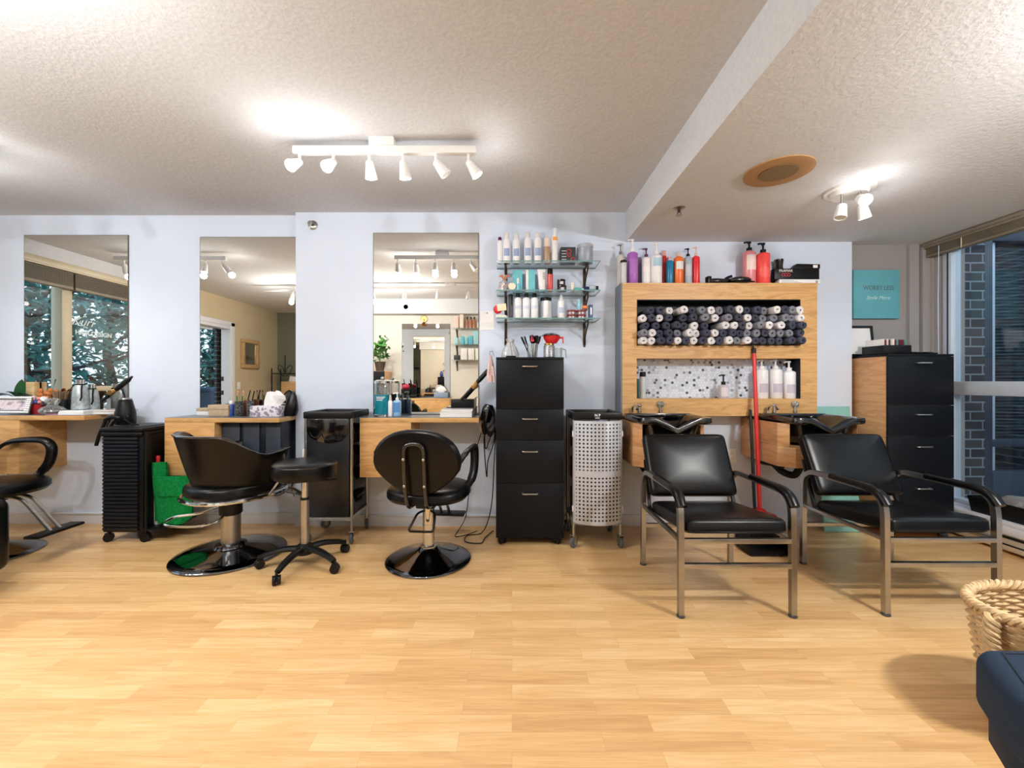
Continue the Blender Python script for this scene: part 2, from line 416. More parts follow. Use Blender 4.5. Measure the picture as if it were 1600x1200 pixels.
# ---- window on the right (real frame, rail, panes) ---------------------------
g = G()
g.bx(3.44, 3.52, 3.235, 3.30, .22, SOF - .03, .004); g.bx(3.44, 3.52, -.12, -.04, .22, SOF - .03, .004)
g.bx(3.43, 3.53, -.04, 3.235, 1.062, 1.165, .004); g.bx(3.44, 3.52, -.04, 3.235, .225, .262, .004); g.bx(3.44, 3.52, -.04, 3.235, 2.20, SOF - .02, .004)
g.bx(3.445, 3.52, 1.45, 1.52, .26, 2.2, .004)
w1 = struct('window_1', g, 'frame_alu')
g = G(); g.bx(3.478, 3.484, -.04, 3.235, .262, 2.2); obj('pane', g, 'glass', w1)
g = G(); g.bx(3.436, 3.442, 3.255, 3.262, .262, 2.2); obj('seal', g, 'blkplastic', w1)
g = G(); g.bx(3.27, 3.44, -.3, 3.33, .205, .232, .006); g.bx(3.265, 3.285, -.3, 3.33, .15, .205, .004); struct('trim_1', g, 'trim')
# folded-up blind with its valance
b = thing('window_blind', 'taupe slatted blind pulled up under its valance along the right window', 'blind', (3.4, 1.6, 2.2))
g = G(); g.bx(-.035, .03, -1.7, 1.79, .045, .092, .004); g.bx(-.045, -.035, -1.7, 1.79, .062, .088, .003); obj('valance', g, 'taupe', b)
g = G()
for k in range(9): g.bx(-.02, .025, -1.68, 1.77, -.012 + k * .0065, -.012 + k * .0065 + .003)
g.bx(-.022, .027, -1.68, 1.77, -.026, -.012, .003); obj('slat_stack', g, 'taupe', b)
for yy in (1.5, .7, -.3):
    g = G(); g.tube([(-.026, yy, .05), (-.027, yy, -.03)], .004, 6); obj('ladder_cord', g, 'frame_tan', b)
g = G(); g.tube([(-.03, 1.66, .04), (-.03, 1.665, -.4), (-.03, 1.66, -1.0)], .003, 6); obj('pull_cord', g, 'frame_alu', b)
# ---- outside on the right: brick, a neighbour's window, an added shading wall --------------------
g = G(); g.bx(3.63, 3.895, 3.40, 3.75, -.1, 3.2); g.bx(3.895, 6.2, 3.40, 3.75, -.1, .12); g.bx(5.1, 6.2, 3.40, 3.75, .12, 3.2); g.bx(5.25, 5.5, -3, 3.4, -.2, 2.7); struct('wall_outside_and_shade_block', g, 'brick')  # last box is an unseen wall added to dim the daylight here
g = G(); g.bx(3.62, 5.25, -3, 3.4, -.2, -.1); struct('ground', g, plain((120, 122, 122), .9))
bl = NT('outside_frame'); bl.principled(lin((62, 72, 88)), .5); M['outframe'] = bl.m
g = G()
g.bx(3.90, 3.985, 3.42, 3.6, .12, 2.42, .006); g.bx(4.99, 5.09, 3.42, 3.6, .12, 2.42, .006); g.bx(3.985, 4.99, 3.42, 3.6, 2.33, 2.42, .006); g.bx(3.985, 4.99, 3.42, 3.6, .12, .42, .006); g.bx(3.985, 4.99, 3.44, 3.6, .62, .68, .006)
M['neighglass'] = glassy('neighbour_glass', (.8, .86, .9, 1), 0, .02)
nw = solo('neighbour_window', g, 'outframe', 'dark framed window with horizontal blinds in the brick wall outside', 'window')
g = G(); g.bx(3.99, 4.04, 3.45, 3.5, .42, 2.33, .005); obj('inner_stile', g, M['frame_alu'], nw)
g = G(); g.bx(4.04, 4.99, 3.50, 3.505, .42, 2.33); obj('pane', g, 'neighglass', nw)
g = G()
for k in range(58):
    z = .70 + k * .028; g.bx(4.045, 4.985, 3.53, 3.552, z, z + .0035, T=None)
for k in range(58):
    pass
obj('blind', g, mat('blind_slats', (196, 210, 224), .5), nw)
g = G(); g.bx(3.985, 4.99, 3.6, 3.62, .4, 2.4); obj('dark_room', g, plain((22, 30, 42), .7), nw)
g = G(); g.bx(3.63, 6.2, 3.36, 3.75, 2.46, 2.6); struct('trim_2', g, 'trim')
g = G(); g.bx(-11, -4.9, -7, 5, -.2, -.1); struct('ground', g, plain((176, 178, 176), .9))

# ---- left window, blind, door (seen in the mirrors) --------------------------
g = G()
g.bx(XL - .1, XL + .015, 1.0, 1.06, .5, 2.37, .004); g.bx(XL - .1, XL + .015, 3.14, 3.2, .5, 2.37, .004); g.bx(XL - .1, XL + .015, 1.06, 3.14, .5, .56, .004)
g.bx(XL - .1, XL + .015, 1.06, 3.14, 2.31, 2.37, .004); g.bx(XL - .1, XL + .015, 2.43, 2.53, .56, 2.31, .004); g.bx(XL - .1, XL + .015, 1.06, 2.43, 1.06, 1.115, .004)
M['etch'] = glassy('etched_lettering', (.92, .96, 1, 1), .3, .3, .97)
w2 = struct('window_2', g, 'frame_tan')
g = G(); g.bx(XL - .06, XL - .054, 1.06, 3.14, .56, 2.31); obj('pane', g, 'glass', w2)
tx = text('HAIR DESIGN', .068, M['etch'], w2, (XL - .068, 2.12, 1.70), (PI / 2, 0, -PI / 2), 0, .002)
tx2 = text('Kuri', .13, M['etch'], w2, (XL - .068, 2.25, 1.82), (PI / 2, 0, -PI / 2), .45, 0)
b = thing('window_blind', 'tan slatted blind pulled up over the window reflected in the leftmost mirror', 'blind', (XL + .06, 2.1, 2.2))
g = G(); g.bx(-.045, .03, -1.15, 1.15, .10, .18, .004); g.bx(.03, .04, -1.15, 1.15, .115, .165, .003); obj('valance', g, 'frame_tan', b)
for ya, yb in ((-1.13, .36), (.38, 1.13)):
    g = G()
    for k in range(11): g.bx(-.035, .02, ya, yb, -.045 + k * .013, -.045 + k * .013 + .005)
    g.bx(-.037, .022, ya, yb, -.08, -.05, .003); obj('slat_stack', g, 'taupe', b)
g = G()
g.bx(XL - .14, XL + .008, -.10, -.02, 0, 2.09, .004); g.bx(XL - .14, XL + .01, .9, .96, 0, 2.09, .004); g.bx(XL - .14, XL + .008, -.02, .9, 2.03, 2.09, .004)
g.bx(XL - .0, XL + .02, -.12, -.03, 0, 2.14, .004); g.bx(XL - .0, XL + .02, -.12, .98, 2.08, 2.15, .004)
d1 = struct('door_1', g, 'trim')
g = G(); g.bx(XL - .16, XL - .12, .862, .9, .02, 2.03, .004); g.bx(XL - .16, XL - .12, .2, .862, .02, .22, .004); g.bx(XL - .16, XL - .12, .2, .862, 1.99, 2.03, .004); obj('door_leaf', g, 'trim', d1)
g = G(); g.bx(XL - .145, XL - .139, .2, .862, .22, 1.99); obj('pane', g, 'glass', d1)
for z in (1.18, .95):
    g = G(); g.bx(XL - .14, XL - .10, -.022, -.014, z, z + .07, .003); obj('hinge', g, 'bronze', d1)
g = G(); g.bx(-4.93, -4.9, -1.2, -.06, -.1, 3.0); struct('wall_outside_left', g, 'brick')

# trees beyond the left windows
def tree(x, y, h, cr, seed, label):
    r = random.Random(seed); t = thing('garden_tree', label, 'tree', (x, y, -.1), group='trees outside the left window')
    g = G()
    trunk = smooth_path([(0, 0, 0), (.05, .04, h * .25), (-.05, .1, h * .5), (.1, 0, h * .8)], 4); g.tube(trunk, [.09 - .05 * i / len(trunk) for i in range(len(trunk))], 8)
    tips = []
    for k in range(13):
        a = r.uniform(0, 2 * PI); z0 = h * r.uniform(.18, .65); L = cr * r.uniform(.7, 1.2)
        p = smooth_path([(0, .05, z0), (L * .4 * math.cos(a), L * .4 * math.sin(a), z0 + r.uniform(.1, .5)), (L * math.cos(a), L * math.sin(a), z0 + r.uniform(.1, .9))], 4)
        g.tube(p, [.035 - .028 * i / len(p) for i in range(len(p))], 6); tips += p[3:]
    obj('trunk', g, 'bark', t)
    vs, fs = [], []
    for k in range(1400):
        c = tips[r.randrange(len(tips))] + Vector((r.gauss(0, cr * .22), r.gauss(0, cr * .22), r.gauss(0, .26)))
        e = Euler((r.gauss(0, .5), r.gauss(0, .5), r.uniform(0, 6.28))).to_matrix(); s = r.uniform(.05, .11); b = len(vs)
        for q in ((-s, 0, 0), (0, -s * .45, .01), (s, 0, -.015), (0, s * .45, .01)): vs.append(c + e @ Vector(q))
        fs.append((b, b + 1, b + 2, b + 3))
    g = G(); g._new(vs, fs); o = obj('foliage', g, 'foliage', t)
tree(-6.6, 1.1, 3.6, 1.1, 1, 'leafy green tree left of the window mullion in the leftmost mirror')
tree(-7.0, -.5, 3.8, 1.15, 2, 'leafy green tree behind the window lettering in the leftmost mirror')
tree(-6.6, -2.4, 3.4, 1.0, 3, 'leafy green tree beyond the glazed door in the middle mirror')
tree(-9.4, -1.5, 4.2, 1.5, 4, 'large pale tree behind the other garden trees')
tree(-8.9, -4.4, 4.2, 1.4, 5, 'tall tree standing farthest back beyond the glazed door')
t = thing('recycling_bin', 'blue recycling bin outside the glazed door in the middle mirror', 'bin', (-5.75, -.72, -.1))
g = G(); g.loft([[(sx * a, sy * a, z) for sx, sy in ((-1, -1), (1, -1), (1, 1), (-1, 1))] for a, z in ((.21, .06), (.26, 1.08))]); obj('body', g, plain((52, 104, 160), .5), t)
g = G(); g.bx(-.28, .28, -.28, .28, 1.08, 1.16, .03); obj('lid', g, plain((60, 116, 172), .5), t)
for sy in (-.22, .22):
    g = G(); g.cyl((0, 0, 0), .08, -.03, .03, T=Matrix.Translation((-.2, sy, .08)) @ Matrix.Rotation(PI / 2, 4, 'X')); obj('wheel', g, 'rubber', t)

# ---- wall fittings ------------------------------------------------------------
def outlet(name, label, x, y, z, plugs=()):
    t = thing(name, label, 'outlet', (x, y, z))
    g = G(); g.bx(-.036, .036, -.006, 0, -.058, .058, .002); obj('plate', g, 'whitepl', t)
    for s in (-1, 1):
        g = G(); g.bx(-.017, .017, -.009, -.005, s * .021 - .014, s * .021 + .014, .002)
        for q in (-.006, .006): g.bx(q - .0012, q + .0012, -.0095, -.0088, s * .021 - .003, s * .021 + .006, mi=1)
        obj('socket', g, ['whitepl', 'blkplastic'], t)
    return t
outlet('wall_outlet', 'white wall outlet under the right end of the third mirror station', PX(757, WR), WR, PZ(669, WR))
outlet('wall_outlet', 'white wall outlet under the worktop with the tissue box', PX(455, WL), WL, PZ(672, WL))
outlet('wall_outlet', 'white wall outlet at the left picture edge beside the swivel chair', PX(6, WL), WL, PZ(741, WL))
outlet('wall_outlet', 'white wall outlet between the two shampoo chairs', PX(1143, WR), WR, PZ(712, WR))
def sprinkler(label, loc, rot):
    t = thing('fire_sprinkler', label, 'sprinkler', loc, rot=rot)
    g = G(); g.lathe([(.038, 0), (.038, .004), (.03, .008), (.016, .014)], seg=24); obj('escutcheon', g, 'steel', t)
    g = G(); g.cyl((0, 0, 0), .009, .014, .03, 12)
    for s in (-1, 1): g.tube([(s * .008, 0, .028), (s * .013, 0, .036), (s * .003, 0, .047)], .0025, 6)
    obj('body', g, 'bronze', t)
    g = G(); g.lathe([(.004, .047), (.02, .048), (.02, .0505), (.004, .051)], seg=16); obj('deflector', g, 'steel', t)
sprinkler('small metal sprinkler head high on the white wall above the stool', (PX(489, WR), WR, PZ(352, WR)), (PI / 2, 0, 0))
sprinkler('small metal sprinkler head under the lowered ceiling', (PX(1061, 2.69), 2.69, SOF + .001), (PI, 0, 0))
sprinkler('small metal sprinkler head on the bulkhead in the third mirror', (-1.75, -.14, 2.40), (PI / 2, 0, 0))

t = thing('ceiling_speaker', 'round tan speaker with darker grille flush in the lowered ceiling', 'speaker', (PX(1216, 2.223), 2.223, SOF))
g = G(); g.lathe([(.094, -.004), (.094, -.008), (.150, -.010), (.1665, -.006), (.1665, 0)], seg=48); obj('ring', g, 'speaker', t)
g = G(); g.lathe([(.01, -.011), (.092, -.0105), (.093, -.003)], seg=40); obj('grille', g, 'speaker_in', t)

# ---- spot lamps -----------------------------------------------------------------
LAMP_W = 1.05
PT = 1.3
def lamp_head(parent, p, aim, lit, power=12.0, L=.085, r0=.02, r1=.033, mname='white', pt=.15):
    """a tapered spot head hanging at p (in parent space) and pointing along aim"""
    a = Vector(aim).normalized(); q = a.to_track_quat('Z', 'Y').to_matrix().to_4x4(); T = Matrix.Translation(p) @ q
    g = G(); g.lathe([(r0 * .8, -.004), (r0, 0), (r1, L), (r1, L + .004), (r1 - .004, L + .004), (r1 - .005, L - .006)], seg=22, T=T)
    h = obj('lamp_head', g, mname, parent)
    g = G(); g.lathe([(.004, L - .004), (r1 - .005, L - .004), (r1 - .005, L - .001), (.004, L + .001)], seg=20, T=T)
    obj('bulb', g, 'bulb' if lit else plain((215, 212, 205), .3), h)
    if lit:
        li = bpy.data.lights.new('lamp_light', 'SPOT'); li.energy = power * LAMP_W; li.color = (1, .97, .93); li.spot_size = math.radians(125); li.spot_blend = .9; li.shadow_soft_size = .03
        lo = bpy.data.objects.new('lamp_light', li); COL.objects.link(lo); lo.parent = h
        pl = bpy.data.lights.new('bulb_light', 'POINT'); pl.energy = power * LAMP_W * pt; pl.color = (1, .98, .95); pl.shadow_soft_size = .03
        po = bpy.data.objects.new('bulb_light', pl); COL.objects.link(po); po.parent = h; po.location = Vector(p) + a * (L + .045)
        lo.matrix_local = Matrix.Translation(Vector(p) + a * (L + .02)) @ (-a).to_track_quat('Z', 'Y').to_matrix().to_4x4()
def track(label, x0, x1, y, heads, canopy_x, power=12.0, pt=.16):
    xc = (x0 + x1) / 2; t = thing('track_light', label, 'track light', (xc, y, CEIL))
    g = G(); g.bx(x0 - xc, x1 - xc, -.018, .018, -.088, -.046, .003); obj('rail', g, 'white', t)
    g = G(); g.bx(canopy_x - xc - .07, canopy_x - xc + .07, -.03, .03, -.046, 0, .003); obj('canopy', g, 'white', t)
    for hx, aim, lit in heads:
        g = G(); g.tube([(hx - xc, 0, -.086), (hx - xc, 0, -.135)], .008, 10); obj('stem', g, 'white', t)
        lamp_head(t, (hx - xc, 0, -.13), aim, lit, power, pt=pt)
Y1 = 2.33
track('white track light with six spots on the ceiling above the stool', PX(459, Y1), PX(744, Y1), Y1,
      [(PX(468, Y1), (-.15, -.75, -.62), True), (PX(521, Y1), (-.1, -.7, -.65), True), (PX(577, Y1), (.06, .25, -1), True), (PX(630, Y1), (.1, .25, -1), True),
       (PX(681, Y1), (.62, .1, -.75), False), (PX(732, Y1), (.55, .1, -.8), True)], PX(598, Y1), 11)
track('white track light past the left picture edge, reflected in the middle mirror', -4.2, -3.02, 2.42,
      [(-4.1, (0, -.4, -.9), True), (-3.75, (0, .3, -.9), True), (-3.42, (.1, .3, -.9), True), (-3.24, (0, .2, -1), True), (-3.06, (.4, -.5, -.7), True)], -3.7, 10)
track('long white track light reflected low in the third mirror', -3.5, -.5, .94,
      [(-3.1, (0, .3, -.9), True), (-2.5, (0, -.2, -.9), True), (-1.93, (0, -.2, -1), True), (-1.49, (0, -.1, -1), True), (-1.03, (0, -.05, -1), False), (-.61, (0, -.05, -1), False)], -.85, 21, pt=1.0)
t = thing('ceiling_spotlight', 'white round three headed spotlight under the lowered ceiling', 'spotlight', (PX(1327, 2.438), 2.438, SOF))
g = G(); g.lathe([(.125, 0), (.122, -.012), (.098, -.014)], seg=40); obj('outer_ring', g, 'white', t)
g = G(); g.lathe([(.095, -.004), (.092, -.030), (.085, -.036), (.01, -.038)], seg=40); obj('canopy', g, 'white', t)
for p, aim, lit in (((-.06, -.02, -.10), (-.22, -.1, -1), False), ((.02, -.05, -.072), (-.28, -.85, -.5), True), ((.075, 0, -.09), (.32, .1, -1), True)):
    g = G(); g.tube([(p[0], p[1], -.034), p], .007, 8); obj('stem', g, 'steel', t)
    lamp_head(t, p, aim, lit, 7, L=.075, r0=.024, r1=.033)
t = thing('ceiling_spotlight', 'white round three headed spotlight added out of view overhead to brighten the ceiling', 'spotlight', (2.1, .75, SOF))  # extra fixture, added unseen overhead to give the ceiling more light
g = G(); g.lathe([(.095, 0), (.092, -.030), (.085, -.036), (.01, -.038)], seg=40); obj('canopy', g, 'white', t)
for p, aim in (((-.06, -.02, -.10), (-.4, -.1, -1)), ((.02, -.05, -.10), (0, .6, -1)), ((.075, 0, -.10), (.32, .1, -1))):
    g = G(); g.tube([(p[0], p[1], -.034), p], .007, 8); obj('stem', g, 'steel', t)
    lamp_head(t, p, aim, True, 18, L=.075, r0=.024, r1=.033, pt=1.4)
# ---- mirrors ----------------------------------------------------------------------
def wall_mirror(label, x0, x1, z0, z1, y, face=-1):
    xc = (x0 + x1) / 2; t = thing('wall_mirror', label, 'mirror', (xc, y, z0)); w = (x1 - x0) / 2
    g = G(); g.bx(-w, w, min(0, face * .008), max(0, face * .008), 0, z1 - z0, .0); obj('backing', g, plain((96, 84, 70), .5), t)
    yy = face * .009; g = G(); g._new([(-w + .004, yy, .003), (w - .004, yy, .003), (w - .004, yy, z1 - z0 - .004), (-w + .004, yy, z1 - z0 - .004)], [(0, 1, 2, 3)])
    obj('glass', g, 'mirror', t)
wall_mirror('frameless wall mirror leftmost in the row, reflecting a window', PX(37, 3.39), PX(200, 3.39), .9145, 2.369, WL)
wall_mirror('frameless wall mirror in the middle of the row, above the tissue box', PX(312, 3.39), PX(467, 3.39), .894, 2.353, WL)
wall_mirror('frameless wall mirror nearest the glass shelves, above the blue jar', PX(583, 3.33), PX(748, 3.33), .9, 2.3655, WR)
# ---- styling stations -----------------------------------------------------------
def station(label, x0, xp, x1, ztop, zbot, yf, yw):
    t = thing('styling_station', label, 'styling station', ((x0 + x1) / 2, yw, zbot)); xc = (x0 + x1) / 2; z = ztop - zbot; d = yf - yw
    g = G(); g.bx(x0 - xc, x1 - xc, d + .001, 0, z - .036, z - .002, .001); obj('worktop', g, 'oak', t)
    g = G(); g.bx(x0 - xc + .002, x1 - xc - .002, d + .003, 0, z - .002, z); obj('top_sheet', g, 'topgrey', t, label='dark grey laminate top')
    g = G(); g.bx(x0 - xc, xp - xc, d + .001, 0, 0, z - .0365, .001); obj('pedestal_box', g, 'oak', t)
    return t
station('oak wall station at the left edge, under the leftmost mirror', -4.22, -3.665, -3.184, .9125, .479, 3.07, WL)
s2 = station('oak wall station holding the tissue box, under the middle mirror', -2.61, -2.235, -1.752, .892, .458, 3.10, WL)
station('oak wall station holding the blue jar, under the third mirror', -1.122, -.745, -.245, .898, .459, 3.04, WR)
# dark drawer box hanging under the middle worktop
t = thing('under_counter_cabinet', 'dark navy drawer box fixed under the tissue box worktop', 'cabinet', (-2.0, WL, .42))
g = G(); g.bx(-.232, .225, -.22, 0, 0, .434, .002); obj('body', g, 'blknavy', t)
for xa, xb in ((-.228, -.09), (-.06, .06), (.11, .222)):
    g = G(); g.bx(xa, xb, -.232, -.221, .01, .424, .002); obj('door', g, plain((52, 58, 70), .45), t)
# ============================ FURNITURE ========================================
def superpad(g, rx, ry, z0, z1, n=3.0, seg=40, edge=.028, dome=.012, mi=0, T=None, sx=None):
    """a rounded upholstered pad lying flat; outline is a superellipse"""
    def ring(k, z):
        o = []
        for i in range(seg):
            a = 2 * PI * i / seg; c, s = math.cos(a), math.sin(a)
            x = rx * k * math.copysign(abs(c) ** (2 / n), c); y = ry * k * math.copysign(abs(s) ** (2 / n), s)
            if sx: x *= sx(y / ry)
            o.append((x, y, z))
        return o
    e = edge / max(rx, ry); R = []
    for k, z in ((1 - e * 1.6, z0), (1 - e * .5, z0 + edge * .2), (1, z0 + edge * .8), (1, z1 - edge * .9), (1 - e * .35, z1 - edge * .35), (1 - e * 1.1, z1 - edge * .05), (1 - e * 2.2, z1 + dome * .3), (.55, z1 + dome * .8), (.2, z1 + dome)):
        R.append(ring(k, z))
    return g.loft(R, mi=mi, T=T)
def caster(parent, p, r=.028, w=.022, name='caster', mm='blkplastic', fork='blkplastic', ang=0.0, stem=.03):
    T = Matrix.Translation((p[0], p[1], r)) @ Matrix.Rotation(ang, 4, 'Z')
    g = G(); g.cyl((0, 0, 0), r, -w, -.003, 18, .004, T=T @ Matrix.Rotation(PI / 2, 4, 'X')); g.cyl((0, 0, 0), r, .003, w, 18, .004, T=T @ Matrix.Rotation(PI / 2, 4, 'X'))
    c = obj(name, g, mm, parent)
    g = G(); g.bx(-r * .75, r * .55, -.0025, .0025, -r * .2, r * 1.05, T=T); g.cyl((.0, 0, 0), .008, r * .8, r + stem, 10, T=T); g.prism([(-r * 1.02, .0), (-r * .8, r * .75), (0, r * 1.1), (r * .5, r * .95), (0, r * .9), (-r * .6, r * .5)], 'y', -w, w, T=T)
    obj('fork', g, fork, c); return c
def fork_caster(parent, p, r=.038, ang=0.0):
    """chrome fork, grey wheel, for the metal trolleys"""
    T = Matrix.Translation((p[0], p[1], 0)) @ Matrix.Rotation(ang, 4, 'Z')
    g = G(); g.lathe([(r - .006, -.011), (r, -.007), (r, .007), (r - .006, .011)], seg=22, T=T @ Matrix.Translation((0, 0, r)) @ Matrix.Rotation(PI / 2, 4, 'X'))
    c = obj('caster', g, 'rubber', parent)
    g = G()
    for s in (-1, 1): g.prism([(-.012, r - .012), (.012, r - .012), (.018, 2 * r + .012), (-.018, 2 * r + .012)], 'y', s * .016 - .0015, s * .016 + .0015, T=T)
    g.bx(-.02, .02, -.018, .018, 2 * r + .008, 2 * r + .016, .002, T=T); g.cyl((0, 0, 0), .011, 2 * r + .014, 2 * r + .04, 12, T=T)
    g.cyl((0, 0, 0), .006, -.02, .02, 10, T=T @ Matrix.Translation((0, 0, r)) @ Matrix.Rotation(PI / 2, 4, 'X'))
    obj('fork', g, 'steel', c); return c

# ---- round hydraulic styling chair (front = +Y) ---------------------------------
def round_base(t, r=.275):
    g = G(); g.lathe([(r - .006, 0), (r, .004), (r, .008), (r - .006, .013), (r * .82, .024), (r * .55, .045), (r * .33, .066), (.062, .082), (.055, .09)], seg=56); obj('base', g, 'darkchrome', t)
    g = G(); g.lathe([(.054, .088), (.054, .098), (.04, .104)], seg=28); obj('collar', g, 'chrome', t)
def styling_chair(label, loc, rz):
    t = thing('styling_chair', label, 'salon chair', loc, rz)
    round_base(t)
    g = G(); g.cyl((0, 0, 0), .038, .10, .36, 28); g.cyl((0, 0, 0), .040, .23, .236, 28); obj('column', g, 'chrome', t)
    g = G(); g.tube(round_path([(-.03, -.03, .325), (-.055, -.06, .32), (-.09, -.14, .232), (.07, -.14, .232), (.06, -.06, .32), (.03, -.03, .325)], .02), .0075, 8); obj('pump_lever', g, 'blkplastic', t)
    g = G(); g.bx(-.06, .06, -.09, .09, .355, .40, .01); g.bx(-.10, .10, -.12, .14, .392, .405, .003); obj('seat_mount', g, 'blkplastic', t)
    g = G(); superpad(g, .265, .25, .402, .492, 2.5, edge=.035, dome=.014, T=Matrix.Translation((0, .03, 0))); obj('seat', g, 'blk', t)
    # oval back, tapering to the bottom
    def taper(v): return 1.0 if v > -.1 else 1 - .42 * ((-.1 - v) / .9) ** 1.2
    T = Matrix.Translation((0, -.235, .675)) @ Matrix.Rotation(math.radians(10), 4, 'X') @ Matrix.Rotation(-PI / 2, 4, 'X') @ Matrix.Rotation(PI, 4, 'Z')
    g = G(); superpad(g, .268, .208, -.032, .036, 2.25, edge=.032, dome=.012, T=T, sx=taper); obj('backrest', g, 'blk', t)
    p = round_path([(-.055, -.07, .395), (-.058, -.23, .40), (-.06, -.278, .50), (-.06, -.31, .80), (.06, -.31, .80), (.06, -.278, .50), (.058, -.23, .40), (.055, -.07, .395)], .055, 6)
    g = G(); g.tube(p, .0125, 10); b = obj('back_support', g, 'blkgloss', t)
    for sx in (-.06, .06):
        for z in (.55, .71):
            g = G(); y = -.278 - .032 * (z - .5) / .3 - .012; g.lathe([(.008, 0), (.008, .003), (.004, .006)], seg=12, T=Matrix.Translation((sx, y, z)) @ Matrix.Rotation(PI / 2, 4, 'X')); obj('bolt', g, 'steel', b)
    for s in (-1, 1):
        p = smooth_path([(s * .225, -.225, .64), (s * .262, -.19, .70), (s * .275, -.12, .728), (s * .28, .0, .735), (s * .28, .09, .725), (s * .28, .135, .67), (s * .278, .12, .57), (s * .262, .08, .50), (s * .23, .06, .462)], 5)
        n = len(p); g = G(); g.tube(p, [.031 if .15 < i / n < .85 else .026 for i in range(n)], 12, flat=.5, up=(0, 0, 1)); obj('armrest', g, 'blk', t)
    g = G()
    for s in (-.03, .03): g.tube(round_path([(s, .12, .40), (s, .26, .385), (s, .45, .165)], .05), .011, 8)
    f = obj('footrest', g, 'steel', t)
    g = G(); g.bx(-.15, .15, .40, .50, .152, .172, .008); obj('foot_plate', g, 'blkplastic', f)
    return t
styling_chair('black round backed salon chair facing the third mirror', (-.545, 2.70, 0), math.radians(-5))
styling_chair('black salon chair cut by the left picture edge, its footrest pointing right', (-3.53, 2.77, 0), math.radians(-88))
styling_chair('black salon chair reflected in the third mirror at the opposite station', (-1.62, .36, 0), math.radians(174))

# ---- tub chair with the wide chrome base -------------------------------------------
t = thing('tub_salon_chair', 'black tub shaped salon chair with chrome trim at the middle station', 'salon chair', (-1.90, 2.79, 0), math.radians(-32))
g = G(); r = .335; g.lathe([(r - .008, 0), (r, .004), (r, .010), (r - .007, .016), (r * .8, .026), (r * .5, .044), (r * .3, .058), (.095, .068)], seg=64); obj('base', g, 'darkchrome', t)
g = G(); g.lathe([(.098, .062), (.09, .078), (.066, .086)], seg=32); obj('collar', g, 'blkgloss', t)
g = G(); g.cyl((0, 0, 0), .058, .08, .28, 32); obj('column', g, 'steel', t)
g = G(); g.cyl((0, 0, 0), .068, .27, .385, 28, .008); g.bx(-.09, .09, -.13, .13, .37, .395, .004); obj('pump_housing', g, 'blkplastic', t)
g = G(); g.tube(smooth_path([(-.05, .0, .33), (-.12, -.05, .30), (-.2, -.12, .268), (-.27, -.21, .262), (-.26, -.275, .246), (-.18, -.285, .240), (-.03, -.21, .238), (.05, -.15, .25), (.07, -.10, .268), (.03, -.06, .28), (.0, -.06, .30)], 5), .008, 8); obj('pump_lever', g, 'chrome', t)
g = G(); superpad(g, .27, .28, .415, .50, 2.3, edge=.03, dome=.015, T=Matrix.Translation((0, .03, 0))); obj('seat', g, 'blk', t)
g = G(); p = []
for i in range(48):
    a = 2 * PI * i / 48; c, s = math.cos(a), math.sin(a); p.append((.283 * math.copysign(abs(c) ** .87, c), .03 + .293 * math.copysign(abs(s) ** .87, s), .412 + .022 * (1 - math.cos(2 * a)) * 0))
g.tube(p, .013, 8, closed=True); obj('chrome_trim', g, 'chrome', t)
# wrap-around shell: outer and inner skins
NU, NV = 44, 9; rings_o, rings_i = [], []
A0, A1 = math.radians(-118), math.radians(118)
def shell_pt(u, v, off):
    a = A0 + (A1 - A0) * u; q = abs(a) / A1                      # 0 at the back, 1 at the arm tips
    e = min(1.0, max(0.0, (q - .36) / .4)); e = e * e * (3 - 2 * e)
    top = .825 - .13 * e + .02 * max(0, (q - .78) / .22); bot = .435
    z = bot + (top - bot) * v
    rad = (.225 + .115 * v ** .8) + off - .02 * e
    return (rad * math.sin(a) * (1 + .06 * v), .03 - rad * math.cos(a) * 1.0 + .03, z)
g = G(); loops = []
for i in range(NU + 1):
    u = i / NU; th = .020
    ring = [shell_pt(u, j / NV, th) for j in range(NV)] + [shell_pt(u, .985, th), shell_pt(u, 1.01, th * .5), shell_pt(u, 1.01, -th * .5), shell_pt(u, .985, -th)] + [shell_pt(u, j / NV, -th) for j in range(NV - 1, -1, -1)]
    loops.append(ring)
g.loft(loops); obj('tub_backrest', g, 'blk', t)
g = G(); pl = [shell_pt(i / NU, 1.0, .021) for i in range(NU + 1)]; g.tube(pl, .006, 6); obj('piping', g, 'blkgloss', t)
g = G(); g.tube(round_path([(-.14, .22, .41), (-.14, .33, .40), (-.14, .47, .29), (-.14, .53, .27), (.14, .53, .27), (.14, .47, .29), (.14, .33, .40), (.14, .22, .41)], .05, 5), .010, 8); obj('footrest', g, 'steel', t)
for s in (-1, 1):
    g = G(); g.tube(smooth_path([(s * .29, .1, .42), (s * .325, .17, .55), (s * .315, .18, .69)], 5), .008, 8); obj('arm_strut', g, 'chrome', t)

# ---- stool -----------------------------------------------------------------------------
t = thing('rolling_stool', 'round black cutting stool on five castors between the stations', 'stool', (-1.315, 2.62, 0), math.radians(12))
g = G(); g.lathe([(.13, .555), (.17, .558), (.186, .568), (.19, .585), (.19, .632), (.186, .646), (.172, .656), (.12, .662), (.03, .664)], seg=48); st = obj('seat', g, 'blk', t)
g = G(); g.lathe([(.1895, .640), (.1915, .643), (.1895, .646)], seg=48); obj('piping', g, 'blkgloss', st)
g = G(); g.lathe([(.04, .53), (.07, .545), (.11, .556)], seg=24); g.tube([(.03, -.01, .538), (.16, -.02, .535), (.2, -.02, .54)], .006, 6); obj('seat_plate', g, 'blkplastic', t)
g = G(); g.cyl((0, 0, 0), .020, .40, .54, 20); p = obj('gas_lift', g, 'chrome', t)
g = G(); g.cyl((0, 0, 0), .026, .11, .42, 24); obj('column', g, 'steel', t)
